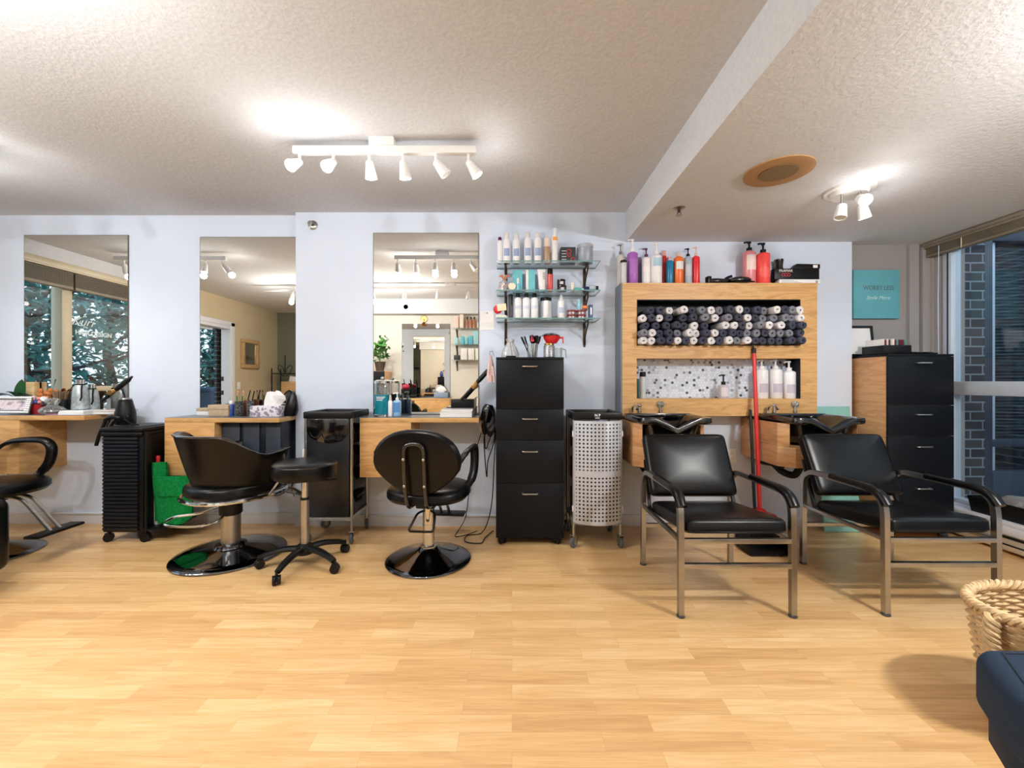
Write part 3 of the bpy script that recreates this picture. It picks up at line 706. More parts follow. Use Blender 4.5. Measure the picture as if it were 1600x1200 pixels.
g = G(); g.cyl((0, 0, 0), .027, .415, .43, 24); obj('collar', g, 'blkplastic', t)
g = G(); g.lathe([(.05, .075), (.056, .09), (.05, .125), (.032, .14)], seg=24); obj('hub', g, 'blkplastic', t)
for k in range(5):
    a = 2 * PI * k / 5 - 1.9; c, s = math.cos(a), math.sin(a)
    g = G(); pts = smooth_path([(.03 * c, .03 * s, .108), (.12 * c, .12 * s, .108), (.21 * c, .21 * s, .088), (.255 * c, .255 * s, .07)], 4); g.tube(pts, [.026 - .008 * i / len(pts) for i in range(len(pts))], 8, flat=.8, up=(0, 0, 1)); l = obj('star_leg', g, 'blkplastic', t)
    caster(l, (.262 * c, .262 * s), r=.027, w=.022, ang=a + .6)

# ---- shampoo chairs (front = -Y) ---------------------------------------------------------
def shampoo_chair(label, loc):
    t = thing('shampoo_chair', label, 'salon chair', loc)
    for s in (-1, 1):
        x = s * .277
        for (ya, yb) in ((-.29, -.225), (.295, .22)):
            f = round_path([(x, ya, 0.006), (x, ya * .985, .50), (x, ya * .95, .565), (x, yb, .602), (x, yb * .8, .605)], .05, 6)
            g = G(); g.tube(f, .0135, 4, up=(1, 0, 0)); l = obj('leg', g, 'steel', t)
            g = G(); g.lathe([(.018, 0), (.021, .004), (.018, .012)], c=(x, ya, 0), seg=14); obj('foot_glide', g, plain((60, 62, 66), .5), l)
        g = G(); g.tube([(x, -.19, .605), (x, .19, .605)], .0134, 4, up=(1, 0, 0)); obj('arm_rail', g, 'steel', t)
        pad = round_path([(x, .06, .612), (x, -.19, .612), (x, -.265, .595), (x, -.302, .545)], .05, 6)
        g = G(); n = len(pad); g.tube(pad, [.021 + .005 * min(1, i / 6) for i in range(n)], 12, flat=.85, up=(0, 0, 1)); obj('arm_pad', g, 'blk', t)
        g = G(); g.tube([(x * .95, .20, .36), (x * .93, .27, .52), (x * .92, .32, .66)], .009, 4, up=(1, 0, 0)); g.cyl((0, 0, 0), .014, -.012, .012, 14, T=Matrix.Translation((x * .96, .20, .38)) @ Matrix.Rotation(PI / 2, 4, 'Y')); obj('recline_bracket', g, 'blkplastic', t)
        g = G(); g.bx(x - .012, x + .012, -.28, .28, .366, .386, .002); obj('side_rail', g, 'steel', t)
    for (y, z) in ((-.29, .376), (-.29, .253), (.29, .253)):
        g = G(); g.bx(-.265, .265, y - .012, y + .012, z - .012, z + .012, .002); obj('cross_rail', g, 'steel', t)
    T = Matrix.Translation((0, -.035, .425)) @ Matrix.Rotation(math.radians(-6), 4, 'X')
    g = G(); superpad(g, .256, .262, -.045, .032, 16, 64, edge=.022, dome=.012, T=T); obj('seat', g, 'blk', t)
    T = Matrix.Translation((0, .285, .635)) @ Matrix.Rotation(math.radians(-26), 4, 'X') @ Matrix.Rotation(PI / 2, 4, 'X')
    g = G(); superpad(g, .262, .195, -.025, .045, 16, 64, edge=.02, dome=.014, T=T); obj('backrest', g, 'blk', t)
    return t
shampoo_chair('black shampoo chair at the basin beside the perforated trolley', (1.111, 2.33, 0))
shampoo_chair('black shampoo chair at the basin beside the oak sided drawer cabinet', (2.138, 2.345, 0))

# ---- shampoo wall unit ----------------------------------------------------------------------
UX0, UX1, UY = .8336, 2.339, 3.163; UZ0, UZ1 = .90, 1.92
t = thing('shampoo_wall_unit', 'tall oak wall unit with two open niches above the basins', 'wall unit', ((UX0 + UX1) / 2, WR, UZ0)); xc = (UX0 + UX1) / 2
NX0, NX1 = .956, 2.2117; N1 = (1.44, 1.793); N2 = (1.0325, 1.341); yd = UY - WR
g = G()
g.bx(UX0 - xc + .012, UX1 - xc, yd, 0, N1[1] - UZ0, UZ1 - UZ0); g.bx(UX0 - xc + .012, UX1 - xc, yd, 0, N2[1] - UZ0, N1[0] - UZ0); g.bx(UX0 - xc + .012, UX1 - xc, yd, 0, 0, N2[0] - UZ0)
for za, zb in (N1, N2):
    g.bx(UX0 - xc + .012, NX0 - xc, yd, 0, za - UZ0, zb - UZ0); g.bx(NX1 - xc, UX1 - xc, yd, 0, za - UZ0, zb - UZ0)
obj('carcass', g, 'oak', t)
g = G(); g.bx(UX0 - xc, UX0 - xc + .012, yd, 0, 0, UZ1 - UZ0); obj('side_panel', g, 'grey_side', t, label='grey side panel')
g = G(); g.bx(NX0 - xc + .001, NX1 - xc - .001, -.012, -.002, N2[0] - UZ0 + .001, N2[1] - UZ0 - .001); obj('tile_panel', g, 'tile', t, label='penny round tile panel with scattered dark dots')
g = G(); g.bx(NX0 - xc + .001, NX1 - xc - .001, -.012, -.002, N1[0] - UZ0 + .001, N1[1] - UZ0 - .001); obj('niche_back', g, 'blkwood', t)
g = G()
for za, zb in (N1, N2):
    a, b2 = za - UZ0, zb - UZ0
    g.bx(NX1 - xc - .006, NX1 - xc - .0005, yd + .002, -.012, a + .001, b2 - .001)
    if za > 1.2: g.bx(NX0 - xc + .0005, NX0 - xc + .006, yd + .002, -.012, a + .001, b2 - .001); g.bx(NX0 - xc + .006, NX1 - xc - .006, yd + .002, -.012, b2 - .006, b2 - .0005)
obj('niche_lining', g, 'blkwood', t, label='black niche lining')

# rolled towels
def spiral(r, turns=3.3, th=.0085, n=70):
    o, inn = [], []
    for i in range(n + 1):
        f = i / n; a = 2 * PI * turns * f; rr = .004 + (r - th - .004) * f
        o.append(((rr + th) * math.cos(a), (rr + th) * math.sin(a))); inn.append((rr * math.cos(a), rr * math.sin(a)))
    return o, inn
def towel_mesh(r, L, seed):
    rn = random.Random(seed); o, inn = spiral(r); n = len(o); g = G(); vs = []; ys = [0, .006, L * .5, L]
    for k, y in enumerate(ys):
        w = 1 + (.03 if k == 1 else 0) - (.05 if k == 0 else 0)
        for p in o: vs.append((p[0] * w, y + .004 * rn.random() * (k == 0), p[1] * w))
        for p in inn: vs.append((p[0] * w, y, p[1] * w))
    fs = []; m = 2 * n
    for k in range(len(ys) - 1):
        for i in range(n - 1):
            fs += [(k * m + i, k * m + i + 1, (k + 1) * m + i + 1, (k + 1) * m + i), (k * m + n + i + 1, k * m + n + i, (k + 1) * m + n + i, (k + 1) * m + n + i + 1)]
        for i in (0, n - 1): fs.append((k * m + i, k * m + n + i, (k + 1) * m + n + i, (k + 1) * m + i))
    for i in range(n - 1): fs.append((i + 1, i, n + i, n + i + 1))
    g._new(vs, fs); return g
ROWS = [
 (825, '235w 300w 365d 425d 485w 545d 603w 660d 715w 775d 840w 912g 978w 1038d 1098d 1165d 1230d 1305d 1372d'),
 (768, '235g 305w 365d 430d 500g 570w 630w 690d 752w 815d 880d 945d 1005g 1060g 1112d 1165g 1225g 1290g 1385d'),
 (715, '270d 345d 420d 480d 545d 617w 695d 840w 900w 955d 1002w 1065g 1130w 1220w 1335d 1400d'),
 (662, '230w 285d 348w 430d 540d 600d 680g 765w 845g 915d 985w 1050d 1110g 1185g 1260g 1330g 1395w'),
 (608, '300d 370d 440w 530w 600d 665g 735w 800g 860d 925w 990d 1050d 1120g 1185w 1250d 1300g 1375w')]
protos = {}
for c, mm in (('w', 'tw'), ('d', 'td'), ('g', 'tg')):
    me_o = obj('rolled_towel', towel_mesh(.0305, .19, ord(c)), mm); protos[c] = me_o
pts = []
for k, (yz, row) in enumerate(ROWS):
    for s in row.split(): pts.append([PX(950 + float(s[:-1]) / 4.571, 3.12), 0, s[-1], k])
SX = (NX1 - NX0)
rowsz = [N1[0] + .0315 + .0575 * k for k in range(5)]
first = {}
CN = {'w': 'white', 'd': 'charcoal', 'g': 'grey'}; RN = ['bottom row', 'second row from the bottom', 'middle row', 'second row from the top', 'top row']
for k in range(5):
    row = sorted([p for p in pts if p[3] == k]); n = len(row)
    lo, hi = NX0 + .0335, NX1 - .0335
    xs = [min(max(p[0], lo), hi) for p in row]
    for _ in range(60):                                   # keep neighbours a roll apart
        for i in range(n - 1):
            dlt = .0632 - (xs[i + 1] - xs[i])
            if dlt > 0: xs[i] -= dlt / 2; xs[i + 1] += dlt / 2
        xs = [min(max(x, lo + .0632 * i), hi - .0632 * (n - 1 - i)) for i, x in enumerate(xs)]
    cnt = {}
    for x, p in zip(xs, row):
        c = p[2]; cnt[c] = cnt.get(c, 0) + 1
    seen = {}
    for i, (x, p) in enumerate(zip(xs, row)):
        c = p[2]; seen[c] = seen.get(c, 0) + 1
        if c not in first: o = protos[c]; first[c] = 1
        else: o = protos[c].copy(); COL.objects.link(o)
        o.location = (x, 3.105 + RND.uniform(-.03, .025), rowsz[k] + RND.uniform(-.001, .001))
        o.rotation_euler = (0, RND.uniform(0, 6.28), 0); o.scale = (RND.uniform(1.0, 1.10), 1, RND.uniform(.92, 1.02))
        if k == 4: o.rotation_euler = (RND.uniform(-.06, -.02), RND.uniform(0, 6.28), RND.uniform(-.05, .05))
        o['label'] = '%s rolled towel, %s of its colour from left, %s' % (CN[c], ORD[seen[c] - 1], RN[k])
        o['category'] = 'towel'; o['group'] = 'rolled towels in the upper niche'

# ---- basins and their boxes ---------------------------------------------------------------------
def basin(label, cx):
    t = thing('shampoo_basin', label, 'basin', (cx, 2.97, .92))
    hx, hy = .248, .225; N = 72
    def ring(k, z, notch, sq=5.0, yo=0.0):
        o = []
        for i in range(N):
            a = 2 * PI * i / N; c, s = math.cos(a), math.sin(a)
            x = hx * k * math.copysign(abs(c) ** (2 / sq), c); y = hy * k * math.copysign(abs(s) ** (2 / sq), s) + yo
            dz = 0
            if y < 0: dz = -.82 * notch * math.exp(-(x / .075) ** 4) * min(1, (-y / (hy * k)) ** 2)
            o.append((x, y, z + dz))
        return o
    R = [ring(.40, -.205, 0, 2.6), ring(.66, -.18, .0, 3.2, .0), ring(.76, -.12, .02, 4), ring(.80, -.055, .05, 5), ring(.975, -.042, .075, 9), ring(1.0, -.034, .078, 9), ring(1.0, -.006, .082, 9), ring(.985, 0, .084, 9), ring(.90, -.002, .084, 6),
         ring(.85, -.014, .075, 3.6), ring(.74, -.06, .04, 3.0, .01), ring(.55, -.115, 0, 2.5, .02), ring(.22, -.14, 0, 2.2, .03), ring(.06, -.145, 0, 2, .03)]
    g = G(); g.loft(R); obj('bowl', g, 'blkgloss', t)
    g = G(); g.bx(-.244, .244, .15, .222, -.03, .003, .006); obj('tap_ledge', g, 'blkgloss', t)
    g = G(); g.cyl((-.13, .19, .008), .016, 0, .012, 16); g.cyl((-.13, .19, .008), .009, .01, .05, 12); g.ell((-.13, .19, .062), (.018, .018, .014), 12, 8); obj('tap', g, 'chrome', t)
    g = G(); g.cyl((.03, .19, .008), .016, 0, .014, 16); g.cyl((.03, .19, .008), .010, .012, .05, 12); k = obj('mixer_tap', g, 'chrome', t)
    g = G()
    for i in range(10):
        a = 2 * PI * i / 10; g.ell((.03 + .017 * math.cos(a), .19 + .017 * math.sin(a), .072), (.012, .012, .022), 8, 6)
    obj('crystal_knob', g, 'clear', k)
    g = G(); g.tube(smooth_path([(-.19, .17, .01), (-.19, .16, .05), (-.19, .10, .065), (-.19, .05, .04)], 4), .009, 8); obj('spray_hose', g, 'chrome', t)
    return t
basin('glossy black shampoo basin beside the perforated trolley', 1.105)
basin('glossy black shampoo basin in front of the teal board', 2.135)
def basin_box(label, x0, x1):
    xc = (x0 + x1) / 2; t = thing('basin_cabinet', label, 'cabinet', (xc, WR, .574)); w = (x1 - x0) / 2
    out = [(-w, 0), (-w, -.46), (-w + .075, -.54), (w - .075, -.54), (w, -.46), (w, 0)]
    g = G(); g.prism(out, 'z', 0, .14, .004); obj('box', g, 'oakv', t)
    g = G()
    for s in (-1, 1): g.prism([(s * -w, 0), (s * -w, -.46), (s * (-w + .05), -.517), (s * (-w + .05), -.44), (s * (-w + .02), -.42), (s * (-w + .02), 0)], 'z', .14, .30, .001)
    g.bx(-w + .02, w - .02, -.02, 0, .14, .30, .002); obj('upper_box', g, 'oakv', t)
    g = G(); g.tube(smooth_path([(.0, -.28, 0), (.0, -.28, -.05), (-.02, -.25, -.11), (-.06, -.18, -.10), (-.09, -.12, -.05), (-.11, -.05, -.05), (-.11, 0, -.05)], 5), .026, 12); g.cyl((0, -.28, 0), .034, -.05, -.005, 14); obj('waste_pipe', g, 'blkplastic', t)
    g = G(); g.tube(smooth_path([(-.10, -.3, 0), (-.12, -.25, -.05), (-.16, -.1, -.03), (-.17, 0, -.03)], 5), .012, 8); obj('supply_hose', g, 'blkplastic', t)
basin_box('oak box under the basin beside the perforated trolley', .842, 1.34)
basin_box('oak box under the basin by the red broom', 1.85, 2.41)

# ---- drawer cabinets --------------------------------------------------------------------------------
def drawer_cabinet(label, x0, x1, yf, depth, ztop, side='blkwood', handle_dx=0.0, hx=.0, toe=False):
    xc = (x0 + x1) / 2; w = (x1 - x0) / 2; t = thing('drawer_cabinet', label, 'cabinet', (xc, yf, 0)); k = ztop / 1.337
    g = G(); g.bx(-w + .002, w - .002, .019, depth, .05, ztop, .001); obj('body', g, side, t)
    g = G(); g.bx(-w, w, .0, depth, ztop - .016, ztop, .001); obj('top', g, 'blkwood', t)
    js = [.05, .441 * k, .746 * k, .967 * k, ztop - .017]
    for i in range(4):
        g = G(); g.bx(-w, w, 0, .018, js[i] + .0015, js[i + 1] - .0015, .0012); d = obj('drawer', g, 'blkwood', t)
        hz = {0: js[1] - .072, 1: js[2] - .078, 2: js[3] - .068, 3: js[4] - .05}[i]
        g = G(); g.tube(round_path([(hx - .053, .0, hz), (hx - .053, -.024, hz), (hx + .053, -.024, hz), (hx + .053, .0, hz)], .012, 4), .0055, 8); obj('handle', g, 'steel', d)
    for sx in (-1, 1):
        for y in (.035, depth - .05): caster(t, (sx * (w - .045), y), r=.026, w=.024, ang=sx * .9, stem=.004)
    return t
CB = drawer_cabinet('tall black four drawer cabinet under the glass shelves', PX(775, 2.934), PX(881, 2.934), 2.934, .38, 1.337, hx=.0)
drawer_cabinet('tall black drawer cabinet with oak side in the right alcove', 2.771, 3.255, 3.04, .345, 1.367, side='oakv', hx=.01)

# ---- metal trolleys (front = -Y) ------------------------------------------------------------------
def trolley(label, x0, yf, perforated, rz=0):
    w, dp, zt = .1763, .345, .948
    t = thing('salon_trolley', label, 'trolley', (x0 + w, yf, 0))
    for sx in (-1, 1):
        for y in (.016, dp - .016):
            g = G(); g.cyl((sx * (w - .013), y, 0), .011, .095, zt - .03, 14); p = obj('post', g, 'steel', t)
            fork_caster(p, (sx * (w - .013), y), ang=sx * .5 + 1.3)
    # open tray: rim frame and floor
    g = G()
    for (a, b2, c, d) in ((-w, w, -.004, .028), (-w, w, dp - .028, dp + .004), (-w, -w + .03, .02, dp - .02), (w - .03, w, .02, dp - .02)): g.bx(a, b2, c, d, zt - .05, zt, .008)
    g.bx(-w + .01, w - .01, .01, dp - .01, zt - .05, zt - .028); tr = obj('tray', g, 'blkplastic', t)
    g = G(); g.bx(-w + .005, w - .005, .005, dp - .005, .165, .19, .003); obj('base_frame', g, mat('grey_frame', (150, 152, 154), .5), t)
    if perforated:
        N = 18; vs = []; fs = []; pw = w - .006
        for j, z in enumerate((.183, .19, .885, .892)):
            for i in range(N + 1):
                x = -pw + 2 * pw * i / N; bulge = -.012 - .045 * (1 - (x / pw) ** 2) * (.86 if j in (0, 3) else 1); vs.append((x, bulge, z - (.012 * (1 - (x / pw) ** 2) if j < 2 else 0)))
        m = (N + 1)
        for j in range(3):
            for i in range(N): fs.append((j * m + i, j * m + i + 1, (j + 1) * m + i + 1, (j + 1) * m + i))
        g = G(); g._new(vs, fs); d = obj('perforated_door', g, 'perf', t, label='silver perforated metal door')
        sm = d.modifiers.new('thick', 'SOLIDIFY'); sm.thickness = .004; sm.offset = -1
        g = G(); g.bx(pw - .012, pw - .004, -.026, -.012, .50, .52, .002); obj('latch', g, 'steel', t)
        for z in (.28, .80):
            g = G(); g.bx(-pw - .006, -pw + .004, -.012, .004, z - .02, z + .02, .002); g.bx(pw - .004, pw + .006, -.012, .004, z - .02, z + .02, .002); obj('hinge', g, 'whitepl', t)
        text('N P', .026, 'paper', tr, (0, -.006, zt - .02), off=.0006)
        g = G(); g.bx(-.016, .016, -.0055, -.004, zt - .041, zt - .037); g.bx(-.013, .013, -.0055, -.004, zt - .0345, zt - .0335); obj('small_print', g, 'paper', tr)
        for k in range(3):
            z = .2 + k * .235; g = G(); g.bx(-w + .03, w - .03, .035, dp - .03, z, z + .16, .01); obj('bin', g, 'blkplastic', t)
    else:
        g = G(); g.bx(-w + .026, w - .026, .004, .020, .195, .90, .002); obj('back_panel', g, 'blknavy', t)
        g = G()   # scalloped tool holder hanging at the front
        out = [(-.145, .895), (-.145, .80), (-.125, .765), (-.07, .735), (0, .722), (.07, .735), (.125, .765), (.145, .80), (.145, .895)]
        g.prism(out, 'y', -.006, .004, .002); h = obj('tool_holder', g, 'blkgloss', t)
        for (cx, cz, r) in ((-.085, .80, .035), (.0, .79, .04), (.085, .775, .03)):
            g = G(); g.tube([(cx + r * math.cos(a), -.009, cz + r * math.sin(a)) for a in [PI + PI * i / 12 for i in range(13)]], .003, 6); obj('holder_ring', g, 'blkgloss', h)
        g = G(); g.tube([(.04, -.009, .845), (.13, -.009, .848)], .004, 6); obj('holder_bar', g, 'blkgloss', h)
        for k in range(4):
            z = .2 + k * .17; g = G(); out = [(.03, z), (.03, z + .13), (.06, z + .13), (.10, z + .07), (.22, z + .07), (.26, z + .13), (.31, z + .13), (.31, z)]
            g.prism(out, 'x', -w + .03, w - .012, .006); dr = obj('bin', g, 'blkplastic', t)
        g = G(); g.bx(w - .013, w - .008, .12, .27, .30, .315, .002); obj('bin_handle', g, 'blknavy', t)
        g = G(); g.bx(-w - .003, -w + .006, -.004, .01, .62, .68, .002); obj('hinge', g, 'whitepl', t)
    return t
trolley('black salon trolley with silver posts behind the stool', -1.493, 2.95, False)
trolley('trolley with a silver perforated metal door between cabinet and basin', .419, 2.878, True)

# ---- black tambour trolley on the left ------------------------------------------------------------
t = thing('tambour_trolley', 'black ribbed roller shutter trolley left of the middle station', 'trolley', (-2.82, 2.98, 0))
g = G(); g.bx(-.146, .146, .012, .34, .07, .79, .006); obj('body', g, 'blkplastic', t)
g = G()
for k in range(25):
    z = .085 + k * .0272; g.prism([(.012, z), (-.002, z + .004), (-.004, z + .012), (-.002, z + .021), (.012, z + .0265)], 'x', -.135, .118)
obj('roller_shutter', g, 'blknavy', t)
g = G(); g.bx(-.15, .15, -.006, .345, .765, .80, .012); g.bx(-.155, .155, -.01, .36, .80, .83, .012); g.bx(-.12, .12, .03, .32, .828, .836, .004); obj('top_tray', g, 'blkplastic', t)
for y in (.015, .32):
    g = G(); g.cyl((.165, y, 0), .010, .075, .80, 12); obj('side_post', g, 'blkplastic', t)
g = G()
for z in (.085, .32, .56): g.bx(.146, .30 if z < .2 else .185, .01 if z < .2 else .17, .325, z, z + .012, .003)
obj('side_shelf', g, 'blkplastic', t)
for sx in (-.12, .15):
    for y in (.03, .30): caster(t, (sx, y), r=.03, w=.024, ang=.5 - sx, stem=.012)
g = G(); g.cyl((-.155, .1, .0), .010, .46, .48, 10); g.tube([(-.15, .12, .5), (-.165, .12, .53), (-.16, .14, .56)], .004, 6); obj('hook', g, 'blkplastic', t)

# ---- right: board, ottoman, basket, heater -----------------------------------------------------------
g = G(); g.bx(-.145, .145, -.006, .006, 0, .97, .002)
solo('leaning_board', g, 'tealboard', 'pale teal board leaning on the wall behind the right shampoo basin', 'board', (2.56, 3.19, .002), rot=(math.radians(-7.3), 0, 0))
t = thing('baseboard_heater', 'white baseboard heater under the right window', 'heater', (3.42, 1.5, 0))
g = G(); g.prism([(0, .02), (0, .15), (-.07, .15), (-.095, .135), (-.095, .055), (-.075, .02)], 'y', -1.7, 1.72, .004); obj('casing', g, 'white', t)
for k in range(11):
    for za, zb in ((.108, .126), (.062, .072)):
        y = 1.60 - k * .30; g = G(); g.bx(-.0985, -.094, y - .16, y, za, zb, .001); obj('louvre_slot', g, plain((28, 28, 30), .6), t)
t = thing('ottoman', 'navy fabric bench seat corner at the lower right picture edge', 'ottoman', (1.5, .9, 0))
pts2 = [(1.266, 1.138), (1.172, .985), (1.10, .72), (1.95, .66), (1.95, 1.128)]
g = G(); g.prism([(x - 1.5, y - .9) for x, y in pts2], 'z', .27, .44, .042, 5); o = obj('cushion', g, 'navy', t)
ins = [(1.302, 1.095), (1.212, .968), (1.15, .76), (1.91, .70), (1.91, 1.09)]
g = G(); g.tube([(x - 1.5, y - .9, .4405) for x, y in ins], .0035, 6, closed=True); obj('seam', g, plain((22, 32, 48), .9), o)
g = G(); g.prism([((x - 1.5) * .93, (y - .9) * .9) for x, y in pts2], 'z', .19, .285, .01); obj('apron', g, plain((26, 36, 52), .9), t)
for x, y in ((1.36, 1.06), (1.3, .78), (1.88, .74), (1.88, 1.04)):
    g = G(); g.lathe([(.014, 0), (.022, .19)], c=(x - 1.5, y - .9, 0), seg=12); obj('leg', g, plain((96, 60, 40), .5), t)
t = thing('wicker_basket', 'wicker basket with braided rim behind the navy bench', 'basket', (1.83, 1.375, 0))
g = G(); nst = 40
for k in range(30):
    z = .01 + k * .0128; rx, ry = .195 + .055 * z / .39, .135 + .04 * z / .39
    p = [((rx + .005 * math.cos(PI * i + k * PI)) * math.cos(2 * PI * i / nst), (ry + .005 * math.cos(PI * i + k * PI)) * math.sin(2 * PI * i / nst), z) for i in range(nst)]
    g.tube(p, .0062, 5, closed=True)
obj('weave', g, 'wicker', t)
g = G(); g.loft([[(.19 * math.cos(a) * s, .13 * math.sin(a) * s, z) for a in [2 * PI * i / 32 for i in range(32)]] for s, z in ((1, .004), (1, .012))]); obj('bottom', g, 'wicker', t)
g = G()
for ph in (0, 2.1, 4.2):
    p = []
    for i in range(180):
        a = 2 * PI * i / 180; q = a * 22 + ph; p.append(((.25 + .011 * math.cos(q)) * math.cos(a), (.176 + .011 * math.cos(q)) * math.sin(a), .40 + .011 * math.sin(q)))
    g.tube(p, .008, 6, closed=True)
obj('rim', g, 'wicker', t)
g = G()
for ph in (0, 2.1, 4.2):
    p = []
    for i in range(60):
        f = i / 59; q = f * 20 + ph; c = Vector((-.262 - .018 * math.sin(f * PI), -.03 - .02 * f, .40 - .16 * f)); p.append(c + Vector((.012 * math.cos(q), .014 * math.sin(q), 0)))
    g.tube(p, .009, 6)
obj('handle', g, 'wicker', t)
# black armchair cut by the left edge
t = thing('black_armchair', 'black upholstered armchair corner at the left picture edge', 'chair', (-3.215, 2.1, 0))
g = G(); g.bx(-.33, .33, -.3, .3, .08, .50, .06, 4); obj('body', g, 'blk', t)
for sx in (-.26, .26):
    for sy in (-.23, .23):
        g = G(); g.lathe([(.018, 0), (.026, .09)], c=(sx, sy, 0), seg=14); obj('leg', g, 'blkplastic', t)
g = G(); g.prism([(-.28, .12), (-.28, .50), (-.24, .545), (-.18, .55), (-.15, .5), (-.13, .3), (-.10, .12)], 'x', .20, .355, .03, 3, T=Matrix.Translation((.08, .15, 0))); obj('side_panel', g, 'blk', t)
# ============================ SMALL THINGS =====================================
def bottle(label, px0, px1, pytop_body, pytop, d, zb, cb, cc='whitepl', kind='pump', cat='bottle', group=None, lab=None, name=None, face=0.0, shoulder=.72, neck=.42, square=False, zsc=None):
    """a bottle: width from px0..px1 at depth d, heights from the picture rows; kinds: pump, cap, spray, tube, aerosol"""
    x = PX((px0 + px1) / 2, d); r = (px1 - px0) * d / F / 2
    hb = PZ(pytop_body, d) - zb; ht = PZ(pytop, d) - zb
    nm = name or {'pump': 'pump_bottle', 'cap': 'product_bottle', 'aerosol': 'aerosol_can', 'spray': 'spray_bottle', 'tube': 'product_tube'}[kind]
    t = thing(nm, label, cat, (x, d, zb), face, group)
    mb = M[cb] if isinstance(cb, str) else plain(cb, .3); mc = M[cc] if isinstance(cc, str) else plain(cc, .35)
    g = G()
    if kind == 'aerosol': g.lathe([(r * .95, 0), (r, .004), (r, hb * .9), (r * .8, hb * .97), (r * .62, hb)], seg=20)
    elif kind == 'tube': g.lathe([(r * .75, 0), (r * .8, hb * .2), (r, hb * .9), (r, hb)], seg=20, sy=.7)
    else: g.lathe([(r * .92, 0), (r, .005), (r, hb * (1 - .28 * (1 - shoulder))), (r * .93, hb * .95), (r * neck * 1.25, hb * .99), (r * neck, hb)], seg=20)
    b = obj('body', g, mb, t)
    if lab:
        z0, z1, cl = lab; g = G(); n = 9; vs = []; fs = []
        for i in range(n):
            a = -PI / 2 - .85 + 1.7 * i / (n - 1); c, s = math.cos(a) * (r + .0006), math.sin(a) * (r + .0006) * (.7 if kind == 'tube' else 1); vs += [(c, s, hb * z0), (c, s, hb * z1)]
        for i in range(n - 1): fs.append((2 * i, 2 * i + 2, 2 * i + 3, 2 * i + 1))
        g._new(vs, fs); lb = obj('label_patch', g, plain(cl, .5), b)
    if kind == 'pump':
        rn = max(.004, r * .36); g = G(); g.cyl((0, 0, 0), max(rn, r * neck), hb - .001, hb + (ht - hb) * .3, 14); g.cyl((0, 0, 0), rn * .42, hb + (ht - hb) * .28, ht - .008, 8)
        g.cyl((0, 0, 0), rn * .85, ht - .014, ht, 12, .002); g.tube([(0, 0, ht - .006), (-r * .55, -r * .15, ht - .006), (-r * .95, -r * .25, ht - .012)], rn * .42, 8); obj('pump', g, mc, t)
    elif kind == 'spray':
        g = G(); g.cyl((0, 0, 0), r * neck, hb - .001, hb + (ht - hb) * .45, 14); g.lathe([(r * neck * .8, hb + (ht - hb) * .4), (r * neck * .95, hb + (ht - hb) * .6), (r * neck * .6, ht)], seg=14); obj('sprayer', g, mc, t)
    else:
        rc = r * (.68 if kind == 'aerosol' else (.6 if kind == 'tube' else max(neck * 1.15, .5))); g = G(); g.lathe([(rc, hb - .001), (rc, ht - .004), (rc * .85, ht)], seg=18); obj('cap', g, mc, t)
    return t
def box(name, label, cat, px0, px1, pyt, d, zb, depth, c, rz=0.0, group=None, bev=.001):
    x0, x1 = PX(px0, d), PX(px1, d); w = (x1 - x0) / 2; h = PZ(pyt, d) - zb
    t = thing(name, label, cat, ((x0 + x1) / 2, d, zb), rz, group)
    g = G(); g.bx(-w, w, 0, depth, 0, h, bev); obj('carton', g, M[c] if isinstance(c, str) else plain(c, .5), t)
    return t, w, h

# ---- three glass shelves -----------------------------------------------------------
SHZ = (2.082, 1.861, 1.648)
for nm, z in zip(('top', 'middle', 'bottom'), SHZ):
    t = thing('glass_shelf', '%s glass shelf on bronze brackets above the tall black cabinet' % nm, 'shelf', (.275, WR, z), group='glass wall shelves')
    g = G(); g.bx(-.396, .396, -.211, -.004, -.008, 0); o = obj('glass_board', g, ['shelfglass', 'glassedge'], t)
    for p in o.data.polygons:
        if abs(p.normal.z) < .5: p.material_index = 1
    for bx_ in (-.325, .31):
        g = G(); g.bx(bx_ - .011, bx_ + .011, -.007, 0, -.19, -.008, .002); g.prism([(-.003, -.19), (0, -.19), (0, -.206), (-.004, -.20)], 'x', bx_ - .008, bx_ + .008)
        g.bx(bx_ - .009, bx_ + .009, -.17, 0, -.0145, -.0085, .002)
        g.tube(smooth_path([(bx_, -.005, -.18), (bx_, -.035, -.13), (bx_, -.09, -.085), (bx_, -.15, -.05), (bx_, -.168, -.022)], 5), .006, 8)
        g.tube([(bx_, -.045 + .022 * (1 - i / 26) * math.cos(i * .42), -.05 + .022 * (1 - i / 26) * math.sin(i * .42)) for i in range(22)], .004, 6); obj('bracket', g, 'bronze', t)
d = 3.22; z = SHZ[0]
bottle('slim white tube with purple cap at the left end of the top shelf', 777, 785, 376, 371, d, z, 'whitepl', (92, 30, 70), 'cap', neck=.6)
for k, (a, b2, tb, tt) in enumerate(((786, 797.5, 373, 364), (801, 812.5, 373.5, 365.5), (819, 830.5, 372, 363.5), (834.5, 846, 371.5, 364))):
    bottle('white hairspray can with blue label, %s of four on the top shelf' % ORD[k], a, b2, tb, tt, d, z, 'whitepl', (214, 214, 216), 'aerosol', group='white hairspray cans on the top shelf', lab=(.28, .58, (150, 168, 205)))
bottle('tan bottle with pale cap between hairspray cans and tall can', 849.5, 860, 386, 372, d, z, (170, 138, 112), (222, 206, 196), 'cap', neck=.8, shoulder=.95)
bottle('tallest white can with an orange dot on the top shelf', 862, 872, 368, 357, d, z, 'whitepl', (222, 226, 228), 'aerosol', lab=(.80, .92, (232, 160, 70)))
